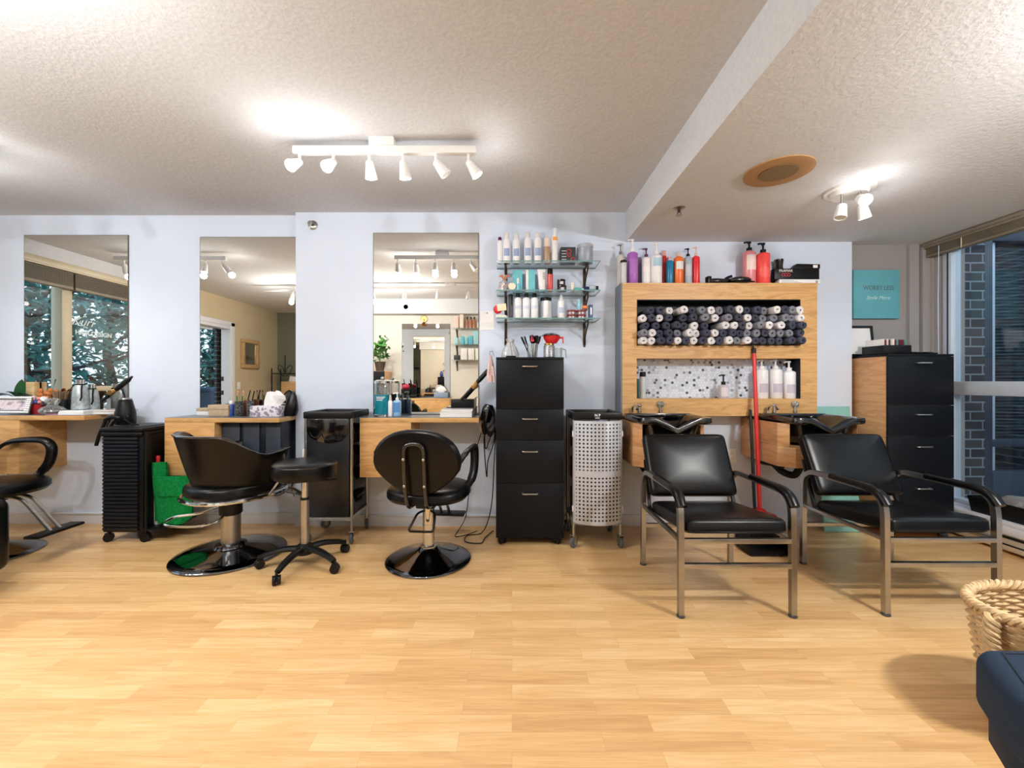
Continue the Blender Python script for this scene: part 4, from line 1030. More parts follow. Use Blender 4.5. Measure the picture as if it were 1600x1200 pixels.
t, w, h = box('curler_box', 'dark box with red curl rings on the top shelf', 'box', 876, 899.5, 386, 3.19, z, .07, (48, 50, 56))
for k, (u, v, r) in enumerate(((.1, .72, .016), (.12, .5, .012), (.62, .22, .014))):
    g = G(); g.tube([(u * w + r * math.cos(a), -.001, v * h + r * math.sin(a)) for a in [2 * PI * i / 18 for i in range(18)]], .0028, 6, closed=True); obj('printed_ring', g, plain((206, 60, 72), .5), t)
g = G()
for k in range(4): g.bx(-w * .85, -w * .25, -.0006, 0, h * (.2 + k * .18), h * (.23 + k * .18))
obj('printed_lines', g, 'paper', t)
t = thing('tub', 'grey blue powder tub with lid on the top shelf', 'tub', (PX(914, 3.22), 3.22, z)); r = 12.2 * 3.22 / F
g = G(); g.lathe([(r * .95, 0), (r, .004), (r, .12)], seg=28); obj('body', g, plain((150, 158, 176), .35), t)
g = G(); g.lathe([(r * 1.05, .12), (r * 1.06, .135), (r * 1.0, .146)], seg=28); obj('lid', g, plain((172, 178, 190), .35), t)
z = SHZ[1]
t = thing('gift_bag', 'small clear gift bag with orange ribbon at the left end of the middle shelf', 'bag', (PX(788, 3.2), 3.2, z))
g = G(); g.loft([[(a * .045 * math.cos(q) * (1 + .1 * math.sin(3 * q)), a * .035 * math.sin(q), zz) for q in [2 * PI * i / 16 for i in range(16)]] for a, zz in ((1, 0), (1.1, .03), (.9, .07), (.25, .09), (.7, .125))]); obj('wrapper', g, 'clearbag', t)
rr = random.Random(3)
for k in range(9):
    g = G(); g.ell((rr.uniform(-.025, .025), rr.uniform(-.02, .02), .014 + rr.random() * .045), (.012, .012, .012), 8, 6); obj('sweet', g, plain([(222, 120, 40), (206, 60, 66), (228, 200, 120), (196, 84, 120)][k % 4], .4), t)
g = G(); g.tube(smooth_path([(-.04, -.01, .11), (-.02, -.02, .12), (0, -.015, .09), (.02, -.02, .12), (.04, -.01, .11)], 4), .005, 6); obj('ribbon', g, plain((214, 110, 40), .5), t)
g = G(); g.lathe([(.028, -.003), (.03, 0), (.028, .003)], seg=20, T=Matrix.Translation((0, 0, .03)) @ Matrix.Rotation(PI / 2 - .25, 4, 'X'))
g.bx(-.01, .01, -.004, .02, 0, .003); solo('round_tag', g, plain((232, 222, 196), .7), 'round cream tag in front of the gift bag', 'tag', (PX(800, 3.15), 3.15, z))
box('product_carton', 'teal carton behind the small dropper bottle on the middle shelf', 'box', 801, 816, 422, 3.24, z, .05, (112, 194, 206))
bottle('tiny white dropper bottle in front of the teal carton', 806, 812.5, 443, 435, 3.17, z, (120, 196, 214), 'whitepl', 'cap')
t, w, h = box('product_carton', 'teal carton with a white side on the middle shelf', 'box', 822, 836, 421.5, 3.22, z, .05, (112, 196, 208))
g = G(); g.bx(-w - .0008, -w * .5, -.0008, .051, .001, h - .001); obj('white_side', g, 'paper', t)
t = thing('product_tube', 'white tube standing on its teal cap on the middle shelf', 'tube', (PX(847, 3.22), 3.22, z))
g = G(); g.loft([[(a * .033 * math.cos(q), b2 * .024 * math.sin(q), zz) for q in [2 * PI * i / 20 for i in range(20)]] for a, b2, zz in ((.78, .95, .016), (.9, .9, .07), (1.1, .3, .165), (1.12, .1, .178))]); obj('body', g, 'whitepl', t)
g = G(); g.cyl((0, 0, 0), .024, 0, .017, 20, .002); obj('cap', g, plain((86, 176, 190), .4), t)
g = G()
for k in range(4): g.bx(.004, .022, -.0165, -.015, .1 + k * .014, .104 + k * .014)
obj('print', g, plain((60, 60, 66), .5), t)
bottle('red can with black cap on the middle shelf', 855, 864, 429, 420, 3.2, z, (200, 66, 64), 'blkplastic', 'cap', neck=.8, shoulder=.95)
for k, zz in ((0, 0), (1, .046)):
    t = thing('styling_jar', ['black jar with silver label under another jar on the middle shelf', 'black jar stacked on top of another jar on the middle shelf'][k], 'jar', (PX(878 - k, 3.2), 3.2, z + zz), group='black styling jars')
    g = G(); g.cyl((0, 0, 0), .036 - .004 * k, 0, .030, 24, .003); obj('body', g, plain((44, 40, 44), .3), t)
    g = G(); g.cyl((0, 0, 0), .037 - .004 * k, .030, .046, 24, .003); obj('lid', g, 'blkgloss', t)
    g = G(); g.bx(-.012, .012, -.037 + .004 * k, -.034 + .004 * k, .006, .026); obj('label_patch', g, plain((200, 200, 206), .4), t)
bottle('small white cream jar beside the stacked black jars', 891, 898, 444, 442, 3.2, z, (226, 222, 214), 'whitepl', 'cap', cat='jar', name='cream_jar', neck=.9, shoulder=.97)
def lying(name, label, x, d, zb, L, r, cb, cc, ang, capL=.02):
    t = thing(name, label, 'bottle', (x, d, zb + r), 0, rot=(0, PI / 2, ang))
    g = G(); g.lathe([(r * .9, 0), (r, .004), (r, L - .01), (r * .6, L)], seg=18); obj('body', g, plain(cb, .35), t)
    g = G(); g.lathe([(r * .72, L - .002), (r * .72, L + capL), (r * .6, L + capL + .002)], seg=18); obj('cap', g, plain(cc, .35), t)
lying('product_tube', 'small teal tube lying on the middle shelf', PX(898, 3.17), 3.17, z, .055, .012, (70, 170, 160), (210, 226, 226), .1, .012)
lying('product_bottle', 'dark blue bottle lying on the middle shelf', PX(911, 3.23), 3.23, z, .075, .024, (36, 58, 112), (24, 28, 44), .3)
lying('product_bottle', 'pale bottle with black cap lying at the right end of the middle shelf', PX(921, 3.17), 3.17, z, .05, .021, (176, 190, 196), (22, 22, 24), -.1, .016)
z = SHZ[2]
t = thing('heart_sachet', 'red round sachet with a cream tag at the left end of the bottom shelf', 'ornament', (PX(783, 3.17), 3.17, z))
g = G(); g.ell((-.025, 0, .07), (.034, .016, .034), 16, 10); obj('red_pad', g, plain((206, 36, 44), .6), t)
g = G(); g.bx(-.02, .05, -.02, -.016, .055, .108, .002, T=Matrix.Rotation(-.12, 4, 'Y')); obj('tag', g, plain((236, 216, 188), .7), t)
g = G()
for k in range(7): g.ell((-.03 + k * .011, 0, .013 + .004 * (k % 2)), (.014, .014, .012), 8, 6)
obj('feather_base', g, plain((228, 226, 220), .9), t)
bottle('dark slim bottle with pink neck beside the red sachet', 794.5, 801.5, 478, 460, 3.2, z, (76, 66, 72), (24, 24, 32), 'cap', neck=.85, shoulder=.95)
for k, (a, b2) in enumerate(((803.5, 815), (816.5, 828), (829.5, 841))):
    bottle('white bottle with black cap, %s of three on the bottom shelf' % ORD[k], a, b2, 465, 458.5, 3.2, z, 'whitepl', 'blkplastic', 'cap', group='white bottles with black caps', lab=(.45, .62, (206, 212, 228)), neck=.5)
for k, (a, b2, dd, hb) in enumerate(((843.5, 852.5, 3.26, 470.5), (853.5, 862.5, 3.26, 470.5), (848.5, 858.5, 3.17, 470))):
    bottle(['left of two white travel bottles behind a third, wide black cap', 'right of two white travel bottles behind a third, wide black cap', 'front white travel bottle with wide black cap on the bottom shelf'][k], a, b2, hb, hb - 5.5, dd, z, (214, 219, 228) if k < 2 else 'whitepl', 'blkplastic', 'cap', group='travel bottles', neck=.72)
bottle('white spray bottle with clear cap on the bottom shelf', 871.5, 882.5, 469, 461, 3.2, z, 'whitepl', (208, 214, 220), 'spray', lab=(.3, .6, (186, 200, 226)), neck=.55)
for k, (px, dz) in enumerate(((893, 0), (908, 0), (893, .034), (908, .034))):
    t = thing('hair_wax_tin', ['lower left tin of four red banded tins', 'lower right tin of four red banded tins', 'upper left tin of four red banded tins', 'upper right tin of four red banded tins'][k], 'tin', (PX(px, 3.2), 3.2, z + dz), group='red banded tins')
    g = G(); g.cyl((0, 0, 0), .035, 0, .018, 24, .002); obj('body', g, plain((150, 148, 150), .35, .5), t)
    g = G(); g.cyl((0, 0, 0), .0365, .018, .034, 24, .003); obj('lid', g, plain((196, 72, 62), .4), t)
    g = G(); g.cyl((0, 0, 0), .0372, .023, .030, 24); obj('band', g, plain((52, 40, 44), .4), t)
bottle('small light blue tube standing on the red banded tins', 901.5, 907.5, 474, 468, 3.2, z + .068, (140, 198, 216), (150, 204, 220), 'cap', neck=.85, shoulder=.98)
t = thing('cream_jar', 'small orange lidded jar on the red banded tins', 'jar', (PX(914, 3.2), 3.2, z + .068))
g = G(); g.cyl((0, 0, 0), .021, 0, .012, 20); obj('body', g, plain((90, 66, 50), .4), t)
g = G(); g.cyl((0, 0, 0), .022, .012, .036, 20, .003); obj('lid', g, plain((222, 124, 44), .4), t)
t, w, h = box('small_carton', 'narrow blue and white carton at the right end of the bottom shelf', 'box', 920.5, 926.5, 476, 3.2, z, .04, (74, 92, 140))
g = G(); g.bx(-w * .4, w * .4, -.0007, 0, h * .3, h * .8); obj('label_patch', g, 'paper', t)

# ---- on the tall cabinet -------------------------------------------------------------------
zc = 1.337
t = thing('brush_glass', 'clear glass full of black tint brushes on the tall black cabinet', 'glass', (PX(832, 3.02), 3.02, zc))
g = G(); g.lathe([(.034, 0), (.036, .004), (.042, .10), (.039, .10), (.033, .006), (.01, .005)], seg=24); obj('glass', g, 'clear', t)
heads = [(-.020, -.012, .3, -.75), (-.015, .016, .12, -.50), (.0, -.015, -.08, -.1), (.006, .012, -.14, .05), (.012, -.006, -.1, .28), (.018, .01, .18, .45)]
for k, (bx_, by, ty, tx_) in enumerate(heads):
    a = Vector((tx_ * .55, ty * .3, 1)).normalized(); T = Matrix.Translation((bx_, by, .008)) @ a.to_track_quat('Z', 'Y').to_matrix().to_4x4()
    b = thing('tint_brush', 'black tint brush in the clear glass, %s from the left' % ORD[k], 'brush', (PX(832, 3.02), 3.02, zc), group='tint brushes in the glass')
    g = G(); g.tube([(0, 0, .0), (0, 0, .10)], .004, 8, T=T); obj('handle', g, 'blkplastic', b)
    g = G(); g.prism([(-.008, .098), (.008, .098), (.022, .12), (.024, .15), (.014, .158), (.004, .148), (-.006, .158), (-.016, .148), (-.024, .155), (-.022, .12)], 'y', -.005, .005, .001, T=T); obj('head', g, 'blkplastic', b)
g = G(); g.prism([(-.012, 0), (.012, .002), (.004, .045), (-.008, .04)], 'y', -.003, .003, .001)
solo('red_clip', g, plain((214, 60, 84), .4), 'small pinkish red clip between the tint brushes', 'clip', (PX(832, 2.985), 2.985, zc + .115))
t = thing('glitter_jar', 'glass jar of silver sparkles with gold lid under the red bowls', 'jar', (PX(858, 3.0), 3.0, zc))
g = G(); g.lathe([(.036, 0), (.041, .005), (.041, .08), (.034, .09)], seg=24); obj('glass', g, mat('silver_sparkle', (176, 178, 184), .25, .5, var=.5, vs=260, bump=.6, bs=200), t)
g = G(); g.cyl((0, 0, 0), .036, .089, .104, 24, .002); obj('lid', g, 'gold', t)
t = thing('tint_bowls', 'red tinting bowl with a spout on the gold lid of the jar', 'bowl', (PX(862, 3.0), 3.0, zc + .104))
g = G(); g.lathe([(.035, 0), (.04, .004), (.058, .032), (.062, .052), (.058, .052), (.05, .03), (.02, .008)], seg=28); g.bx(.05, .085, -.008, .008, .035, .048, .003); g.bx(.078, .086, -.008, .008, .0, .046, .003); obj('bowl', g, 'red', t)
t = thing('tint_bowls', 'black tinting bowl upside down over the red bowl', 'bowl', (PX(860, 3.0), 3.0, zc + .1562))
g = G(); g.lathe([(.066, 0), (.067, .004), (.05, .014), (.03, .02), (.02, .021)], seg=28); obj('bowl', g, 'blkgloss', t)
t = thing('glass_mug', 'clear glass with steel handles at the right of the jar', 'glass', (PX(872, 3.1), 3.1, zc))
g = G(); g.lathe([(.026, 0), (.03, .004), (.033, .08), (.031, .08), (.027, .006)], seg=20); obj('glass', g, 'clear', t)
g = G(); g.tube(round_path([(.03, 0, .07), (.058, 0, .068), (.06, 0, 0.004)], .015), .004, 8); obj('handle', g, 'steel', t)
t = thing('plastic_pouch', 'crumpled clear plastic pouch at the left of the cabinet top', 'pouch', (PX(797, 3.15), 3.15, zc))
rr = random.Random(8); g = G(); g.loft([[((a + .006 * rr.random()) * math.cos(q), (a * .6 + .006 * rr.random()) * math.sin(q), zz) for q in [2 * PI * i / 18 for i in range(18)]] for a, zz in ((.062, 0), (.066, .03), (.05, .08), (.02, .125), (.028, .15))]); obj('bag', g, 'clearbag', t)
g = G(); g.tube(smooth_path([(-.028, 0, .15), (-.01, -.01, .128), (.02, 0, .126), (.03, .01, .146)], 4), .006, 6); obj('tie', g, plain((196, 168, 164), .6), t)
t = thing('trigger_clip', 'steel handled black clamp standing at the cabinet top left', 'tool', (PX(800, 2.99), 2.99, zc))
g = G(); g.tube([(-.006, 0, .11), (.006, 0, .012)], .007, 10); g.bx(-.018, .004, -.006, .006, .104, .116, .003); obj('shaft', g, 'steel', t)
g = G(); g.bx(-.045, .03, -.016, .016, 0, .014, .005); obj('foot', g, 'blkplastic', t)
t = thing('hanging_cloth', 'small pink cloth hanging at the left of the tall black cabinet', 'cloth', (PX(767, 3.12), 3.12, 1.16))
g = G(); g.loft([[(x * w + .004 * math.sin(i * 1.1), y + .006 * math.sin(i * 1.7 + z * 30), z) for i, (x, y) in enumerate([(-1, -.008), (-.6, -.011), (-.2, -.008), (.2, -.011), (.6, -.008), (1, -.008), (1, 0), (.4, .003), (-.2, 0), (-1, .0)])] for w, z in ((.032, 0.0), (.03, .05), (.022, .12), (.012, .17), (.006, .20))]); obj('cloth', g, 'pink', t)
g = G(); g.tube(smooth_path([(0, 0, .19), (-.012, .02, .225), (.01, .04, .235), (.02, .05, .20)], 5), .0025, 6); obj('hook_wire', g, 'steel', t)
t = thing('wall_note', 'blank white paper note pinned to the wall beside the third mirror', 'note', (PX(761, WR), WR, 1.58))
g = G(); g.bx(-.058, .058, -.003, -.001, 0, .152); obj('sheet', g, 'paper', t)
g = G(); g.ell((0, -.006, .138), (.006, .005, .006), 10, 8); obj('pin', g, 'steel', t)

# ---- on the oak wall unit ---------------------------------------------------------------------
z = UZ1; d = 3.235
bottle('clear bottle with grey pump at the left end of the oak unit', 964, 975, 398, 382, 3.27, z, (206, 202, 194), (120, 116, 112), 'pump')
bottle('small black capped bottle with silver label on the oak unit', 969.5, 979, 411, 407, 3.195, z, (196, 198, 204), 'blkplastic', 'cap', neck=.9, shoulder=.96)
bottle('purple bottle with white pump on the oak unit', 980, 996.6, 394, 374, 3.23, z, (164, 98, 184), 'whitepl', 'pump', lab=(.3, .75, (172, 108, 192)))
bottle('grey bottle with black base behind the purple bottle', 996.8, 1002.2, 412, 402, 3.28, z, (120, 122, 130), (150, 150, 156), 'cap', neck=.8)
bottle('white bottle with dark purple pump on the oak unit', 1003.2, 1016.3, 402, 388, 3.23, z, 'whitepl', (78, 24, 74), 'pump', lab=(.1, .7, (236, 236, 240)))
bottle('white bottle with blue stripes and white pump on the oak unit', 1017.2, 1034, 398, 380.5, 3.21, z, 'whitepl', 'whitepl', 'pump', lab=(.58, .86, (170, 206, 228)))
bottle('red bottle behind the blue striped bottle', 1032, 1042, 400, 392, 3.29, z, (212, 60, 66), (222, 170, 160), 'cap', neck=.6)
bottle('blue bottle with small pale pump on the oak unit', 1040.6, 1052, 407, 400, 3.23, z, (26, 122, 164), (226, 190, 190), 'pump')
bottle('orange bottle with white label on the oak unit', 1053, 1067.5, 401, 395, 3.23, z, (232, 112, 44), (214, 196, 186), 'cap', lab=(.52, .80, (226, 226, 226)))
bottle('pale grey bottle with black pump on the oak unit', 1069, 1081, 401, 388, 3.23, z, (168, 180, 196), 'blkplastic', 'pump', lab=(.3, .7, (190, 198, 208)))
bottle('red bottle with pink pump on the oak unit', 1081.8, 1093, 400, 386, 3.23, z, (222, 46, 56), (232, 190, 186), 'pump')
bottle('pink bottle with black pump and white label on the oak unit', 1161, 1180, 392, 378, 3.25, z, (222, 138, 146), 'blkplastic', 'pump', lab=(.42, .85, (234, 214, 212)))
bottle('coral red bottle with black pump on the oak unit', 1182.5, 1202, 395, 380, 3.22, z, (232, 76, 72), 'blkplastic', 'pump', lab=(.2, .5, (238, 96, 90)))
def clipper(label, x, d, zb, rz, cat='hair clipper'):
    t = thing('hair_clipper', label, cat, (x, d, zb), rz)
    p = smooth_path([(-.09, 0, .026), (-.04, 0, .028), (.03, 0, .026), (.09, 0, .03)], 4); g = G(); n = len(p); g.tube(p, [.020 + .005 * math.sin(PI * i / n) for i in range(n)], 12); obj('body', g, 'blkgloss', t)
    g = G(); g.bx(-.118, -.088, -.022, .022, .006, .062, .005); obj('blade_head', g, 'blkplastic', t)
    g = G(); g.tube(smooth_path([(.02, 0, .03), (.05, -.01, .055), (.085, -.01, .068)], 4), .011, 8); obj('lever', g, 'blkplastic', t)
clipper('black hair clipper lying on the oak unit', PX(1126, 3.23), 3.23, z, .12)
t = thing('coiled_tool', 'black rounded styling tool lying on the oak unit', 'hair tool', (PX(1157, 3.2), 3.2, z))
g = G(); g.ell((0, 0, .030), (.085, .04, .0295), 20, 12); obj('body', g, 'blkgloss', t)
g = G(); g.tube(smooth_path([(-.07, -.03, .008), (-.02, -.05, .008), (.06, -.045, .009), (.09, -.03, .01)], 4), .006, 8); obj('cord', g, 'blkplastic', t)
t = thing('hair_dryer', 'black hair dryer with upright nozzle between bottles and black box', 'hair dryer', (PX(1217, 3.292), 3.292, z))
g = G(); g.lathe([(.038, 0), (.044, .01), (.043, .09), (.036, .125), (.03, .14)], seg=24); obj('barrel', g, 'blkplastic', t)
g = G(); g.lathe([(.032, .138), (.028, .16), (.034, .215), (.028, .215)], seg=24); obj('nozzle', g, 'blkgloss', t)
t = thing('flat_carton', 'flat white carton under the black box on the oak unit', 'box', (PX(1243, 3.24), 3.19, z)); w = 32 * 3.19 / F
g = G(); g.bx(-w, w, -.0, .055, 0, .034, .002); obj('carton', g, 'paper', t)
g = G()
for k in range(3): g.bx(-w * .9, w * .1 - k * .03, -.0007, 0, .009 + k * .007, .0115 + k * .007)
g.bx(w * .76, w * .88, -.0007, 0, .006, .024); obj('print', g, plain((150, 158, 164), .6), t)
t = thing('foil_box', 'black box with white lettering and red rings on the oak unit', 'box', (PX(1246, 3.19), 3.195, z + .0345)); w = 35 * 3.19 / F
g = G(); g.bx(-w, w, 0, .05, 0, .085, .002); g.prism([(-w * .2, .085), (w * 1.04, .085), (w * 1.04, .118), (w * .0, .122)], 'y', 0, .05, .002); obj('carton', g, 'blkplastic', t)
text('FRAMAR', .028, 'paper', t, (-w * .50, -.0012, .066), sx=1.0)
for k in range(3):
    g = G(); g.tube([(-w * .62 + k * .022 + .011 * math.cos(a), -.0012, .036 + .011 * math.sin(a)) for a in [2 * PI * i / 18 for i in range(18)]], .0022, 6, closed=True); obj('printed_ring', g, plain((206, 52, 66), .5), t)
g = G(); g.bx(w * .72, w * .92, -.001, 0, .09, .112); obj('sticker', g, 'paper', t)

# ---- in the lower niche ----------------------------------------------------------------------------
z = N2[0]; d = 3.235
bottle('white bottle with black cap at the left end of the tiled niche', 999.5, 1009, 588.5, 581, 3.23, z, (206, 214, 222), 'blkplastic', 'cap', neck=.85, shoulder=.95)
bottle('teal bottle partly hidden at the left end of the tiled niche', 992.5, 999, 597, 592, 3.29, z, (86, 176, 196), (96, 184, 200), 'cap', neck=.8)
bottle('clear soap dispenser with black pump in the tiled niche', 1122.5, 1138, 601, 585, 3.23, z, (196, 192, 204), 'blkplastic', 'pump', lab=(.15, .8, (222, 214, 222)), cat='dispenser', name='soap_dispenser')
for k, (a, b2, hb, ht, pr) in enumerate(((1181, 1199, 576, 562, .2), (1202, 1221, 576, 562, .4), (1223, 1242, 579, 564, .7))):
    bottle(['white pump bottle directly behind the red broom handle', 'white pump bottle in the middle of three in the tiled niche', 'white pump bottle at the right end of the tiled niche'][k], a, b2, hb, ht, 3.235, z, 'whitepl', 'whitepl', 'pump', group='white pump bottles in the tiled niche', lab=(.2, .5, (196, 188, 204)))

# ---- broom and dustpan --------------------------------------------------------------------------------
t = thing('broom', 'broom with red handle and red head leaning between the shampoo chairs', 'broom', (1.80, 3.0, 0))
g = G(); g.tube([(.0, .0, .24), (.043, .145, 1.38)], .014, 12); obj('handle', g, 'red', t)
g = G(); g.tube([(.043, .145, 1.378), (.0445, .150, 1.418)], .0145, 12); g.tube([(.0445, .150, 1.42), (.04, .150, 1.435)], .006, 8); obj('grip', g, 'blkplastic', t)
g = G(); g.prism([(-.125, .155), (.115, .155), (.11, .20), (.05, .215), (.02, .245), (-.02, .245), (-.06, .22), (-.12, .20)], 'y', -.03, .03, .008); obj('head', g, 'red', t)
g = G()
for i in range(18):
    for j in range(4):
        x = -.115 + i * .0133; y = -.022 + j * .0145; g.tube([(x, y, .156), (x * 1.15, y * 1.3, .0)], .0045, 4)
obj('bristles', g, plain((60, 20, 24), .8), t)
t = thing('dustpan', 'black long handled dustpan on the floor between the shampoo chairs', 'dustpan', (1.75, 2.9, 0))
g = G(); g.tube([(-.015, .04, .1), (.06, .235, .95)], .011, 10); obj('handle', g, 'blkplastic', t)
g = G(); g.prism([(-.06, 0.0), (.06, .0), (.085, .12), (-.05, .12)], 'y', .02, .05, .004); g.prism([(-.16, .002), (.12, .002), (.13, .012), (-.16, .012)], 'y', -.16, .04, .003); g.bx(-.16, .13, .03, .045, .005, .09, .004); g.bx(-.165, -.155, -.15, .04, .004, .06, .003); g.bx(.123, .133, -.15, .04, .004, .06, .003); obj('pan', g, 'blkplastic', t)

# ---- right alcove ------------------------------------------------------------------------------------------
t = thing('wall_sign', 'teal canvas sign reading WORRY LESS in the right alcove', 'sign', (2.995, 3.42, 1.682))
g = G(); g.bx(-.19, .19, -.03, 0, 0, .40, .004); c = obj('canvas', g, 'teal', t)
text('WORRY LESS', .055, plain((92, 104, 112), .7), c, (.015, -.0308, .25), sx=.78, off=.0)
text('Smile More', .042, plain((196, 222, 226), .7), c, (.01, -.0308, .17), shear=.35)
t = thing('picture_frame', 'black framed white picture leaning behind the folder crate', 'picture', (2.87, 3.37, 1.368), 0, rot=(math.radians(-6), 0, 0))
g = G()
for a in ((-.13, .09, .235, .255), (-.13, .09, 0, .02), (-.13, -.11, .02, .235), (.07, .09, .02, .235)): g.bx(a[0], a[1], -.01, .008, a[2], a[3], .002)
obj('frame', g, 'blkplastic', t)
g = G(); g.bx(-.11, .07, -.003, .004, .02, .235); obj('print', g, 'paper', t)
t = thing('folder_crate', 'black crate of folders on the oak sided cabinet', 'crate', (2.88, 3.08, 1.368))
g = G(); w = .102
for a in ((-w, w, 0, .008), (-w, w, .19, .198), (-w, -w + .008, .008, .19), (w - .008, w, .008, .19)): g.bx(a[0], a[1], a[2], a[3], 0, .068, .002)
g.bx(-w, w, 0, .198, 0, .006); obj('crate', g, 'blkplastic', t)
for k in range(12):
    col = [(226, 224, 220), (110, 40, 62), (236, 232, 224), (70, 36, 50), (220, 210, 190), (236, 236, 236), (120, 44, 70), (96, 160, 140), (100, 36, 56), (110, 40, 62), (116, 42, 66), (80, 170, 150)][k]
    g = G(); g.bx(-.002, .002, .0, .16, 0, .11 if col[0] > 200 else .105, .0005)
    solo('file_folder', g, plain(col, .7), '%s folder, %s from the left in the black crate' % ({226: 'white', 110: 'maroon', 236: 'cream', 70: 'dark plum', 220: 'tan', 120: 'plum', 96: 'green', 100: 'dark maroon', 116: 'maroon', 80: 'teal'}[col[0]], ORD[k]), 'folder', (2.795 + k * .0148, 3.10, 1.3745), group='folders in the black crate')
t = thing('hair_tools', 'black tangled cable lying on the oak sided cabinet', 'cable', (3.11, 3.14, 1.3675))
rr = random.Random(5); g = G(); g.tube(smooth_path([(rr.uniform(-.11, .13), rr.uniform(-.06, .12), .008 + .012 * rr.random()) for k in range(14)], 5), .006, 6); obj('cord', g, 'blkplastic', t)
t = thing('sill_tray', 'long black tray on the sill of the right window', 'tray', (3.37, 2.55, .2325))
g = G(); g.loft([[(sx * a, sy * b2, zz) for sx, sy in ((-1, -1), (1, -1), (1, 1), (-1, 1))] for a, b2, zz in ((.055, .43, 0), (.068, .445, .11), (.062, .438, .11), (.05, .425, .01))]); obj('tray', g, 'blkplastic', t)
t = thing('clear_bag', 'clear plastic bag of small things in the black sill tray', 'bag', (3.37, 2.66, .2435))
rr = random.Random(4); g = G(); g.loft([[((a + .01 * rr.random()) * .046 * math.cos(q), (a + .06 * rr.random()) * .19 * math.sin(q), zz) for q in [2 * PI * i / 20 for i in range(20)]] for a, zz in ((.9, 0), (1, .06), (.95, .12), (.7, .15), (.3, .16))]); obj('bag', g, 'clearbag', t)
for k in range(26):
    g = G(); g.ell((rr.uniform(-.03, .03), rr.uniform(-.13, .13), .02 + rr.random() * .09), (.012, .016, .012), 8, 6); obj('pellet', g, plain([(150, 150, 156), (196, 196, 200), (90, 90, 100)][k % 3], .4), t)
# ---- left station things --------------------------------------------------------
z = .9130
def leafblade(g, base, tip, wid, sag=.0, mi=0):
    b, t_ = Vector(base), Vector(tip); n = 9; L = []; dirv = (t_ - b); side = dirv.cross(Vector((0, .3, 1))).normalized()
    if side.length < .1: side = Vector((1, 0, 0))
    for i in range(n):
        f = i / (n - 1); w = wid * (math.sin(PI * min(1, f * .9 + .1)) ** .7) * (1 if f < .97 else .3); c = b + dirv * f + Vector((0, 0, sag * math.sin(PI * f)))
        nn = side.cross(dirv).normalized() * .006
        L.append([c - side * w, c + nn * -.6, c + side * w, c + nn * .6 + Vector((0, 0, .001))])
    g.loft(L)
t = thing('potted_orchid', 'orchid with dark green leaves in a white pot at the left edge', 'plant', (PX(28, 3.28), 3.28, z))
g = G(); g.lathe([(.046, 0), (.06, .10), (.064, .115), (.058, .115), (.05, .09)], seg=24); obj('pot', g, 'whitepl', t)
g = G()
for bs, tp, w, sg in (((0, 0, .11), (.045, -.01, .27), .030, .0), ((0, 0, .11), (-.14, -.04, .135), .034, .03), ((0, 0, .11), (.09, -.02, .155), .036, .02), ((0, 0, .11), (.12, .03, .12), .034, .03), ((0, 0, .12), (-.02, -.06, .17), .03, .02)): leafblade(g, bs, tp, w, sg)
obj('leaves', g, 'leafdark', t)
t = thing('wood_block', 'light wooden block standing behind the orchid against the mirror', 'box', (PX(48, 3.35), 3.345, z))
g = G(); g.bx(-.034, .034, -.0, .04, 0, .248, .002); obj('block', g, 'pine', t)
t = thing('photo_frame', 'photo frame edged with white pearls at the left edge', 'photo frame', (PX(12, 3.12), 3.12, z), 0, rot=(math.radians(-12), 0, 0))
g = G(); g.bx(-.155, .155, 0, .012, .012, .135, .002); obj('backing', g, 'steel', t)
def _ph():
    q = NT('photo_print'); v = q.coord('Object', (14, 14, 14)); n = q.noise(v, 1.2, 2); q.principled(q.ramp(n, [(.3, lin((120, 112, 130))), (.5, lin((222, 210, 216))), (.7, lin((196, 172, 180)))]), .4); return q.m
g = G(); g.bx(-.12, .12, -.002, 0, .036, .112); obj('photo', g, _ph(), t)
g = G()
for i in range(18):
    for zz in (.018, .130): g.ell((-.15 + i * .0176, -.006, zz), (.0095, .009, .0095), 10, 8)
for i in range(7):
    for xx in (-.15, .132, .150): g.ell((xx, -.006, .034 + i * .0155), (.0095, .009, .0085), 10, 8)
obj('pearls', g, 'whitepl', t)
t = thing('flower_bowl', 'red bowl of blue and pink flowers behind the pearl frame', 'bowl', (PX(61, 3.22), 3.22, z))
g = G(); g.lathe([(.05, 0), (.058, .02), (.064, .075), (.06, .075), (.05, .03)], seg=28); obj('bowl', g, plain((172, 34, 44), .35), t)
rr = random.Random(9)
for k, (dx, dz, col) in enumerate(((-.045, .115, (214, 160, 176)), (-.03, .135, (228, 190, 200)), (-.028, .10, (56, 84, 176)), (-.006, .105, (70, 98, 190)), (.022, .10, (80, 60, 70)), (.035, .125, (222, 150, 140)), (.05, .105, (60, 44, 56)))):
    g = G()
    for q in range(7): g.ell((dx + rr.uniform(-.014, .014), rr.uniform(-.03, .03), dz - .02 + rr.uniform(-.016, .016)), (.014, .014, .014), 8, 6)
    obj('flower_head', g, plain(col, .7), t)
g = G(); g.ell((0, 0, .062), (.056, .056, .02), 16, 8); obj('moss', g, plain((60, 40, 44), .9), t)
t = thing('hair_scrunchie', 'orange brown hair tuft behind the red flower bowl', 'hair piece', (PX(74, 3.32), 3.32, z))
g = G(); g.cyl((0, 0, 0), .012, 0, .12, 10); obj('stand', g, 'bronze', t)
g = G()
for k in range(26): g.ell((rr.uniform(-.05, .05), rr.uniform(-.02, .02), .12 + rr.uniform(0, .06)), (.018, .014, .02), 8, 6)
obj('tuft', g, plain((186, 116, 56), .8), t)
t = thing('crystal_jar', 'clear crystal jar with a stopper in front of the brush pot', 'jar', (PX(82, 3.14), 3.14, z + .0045))
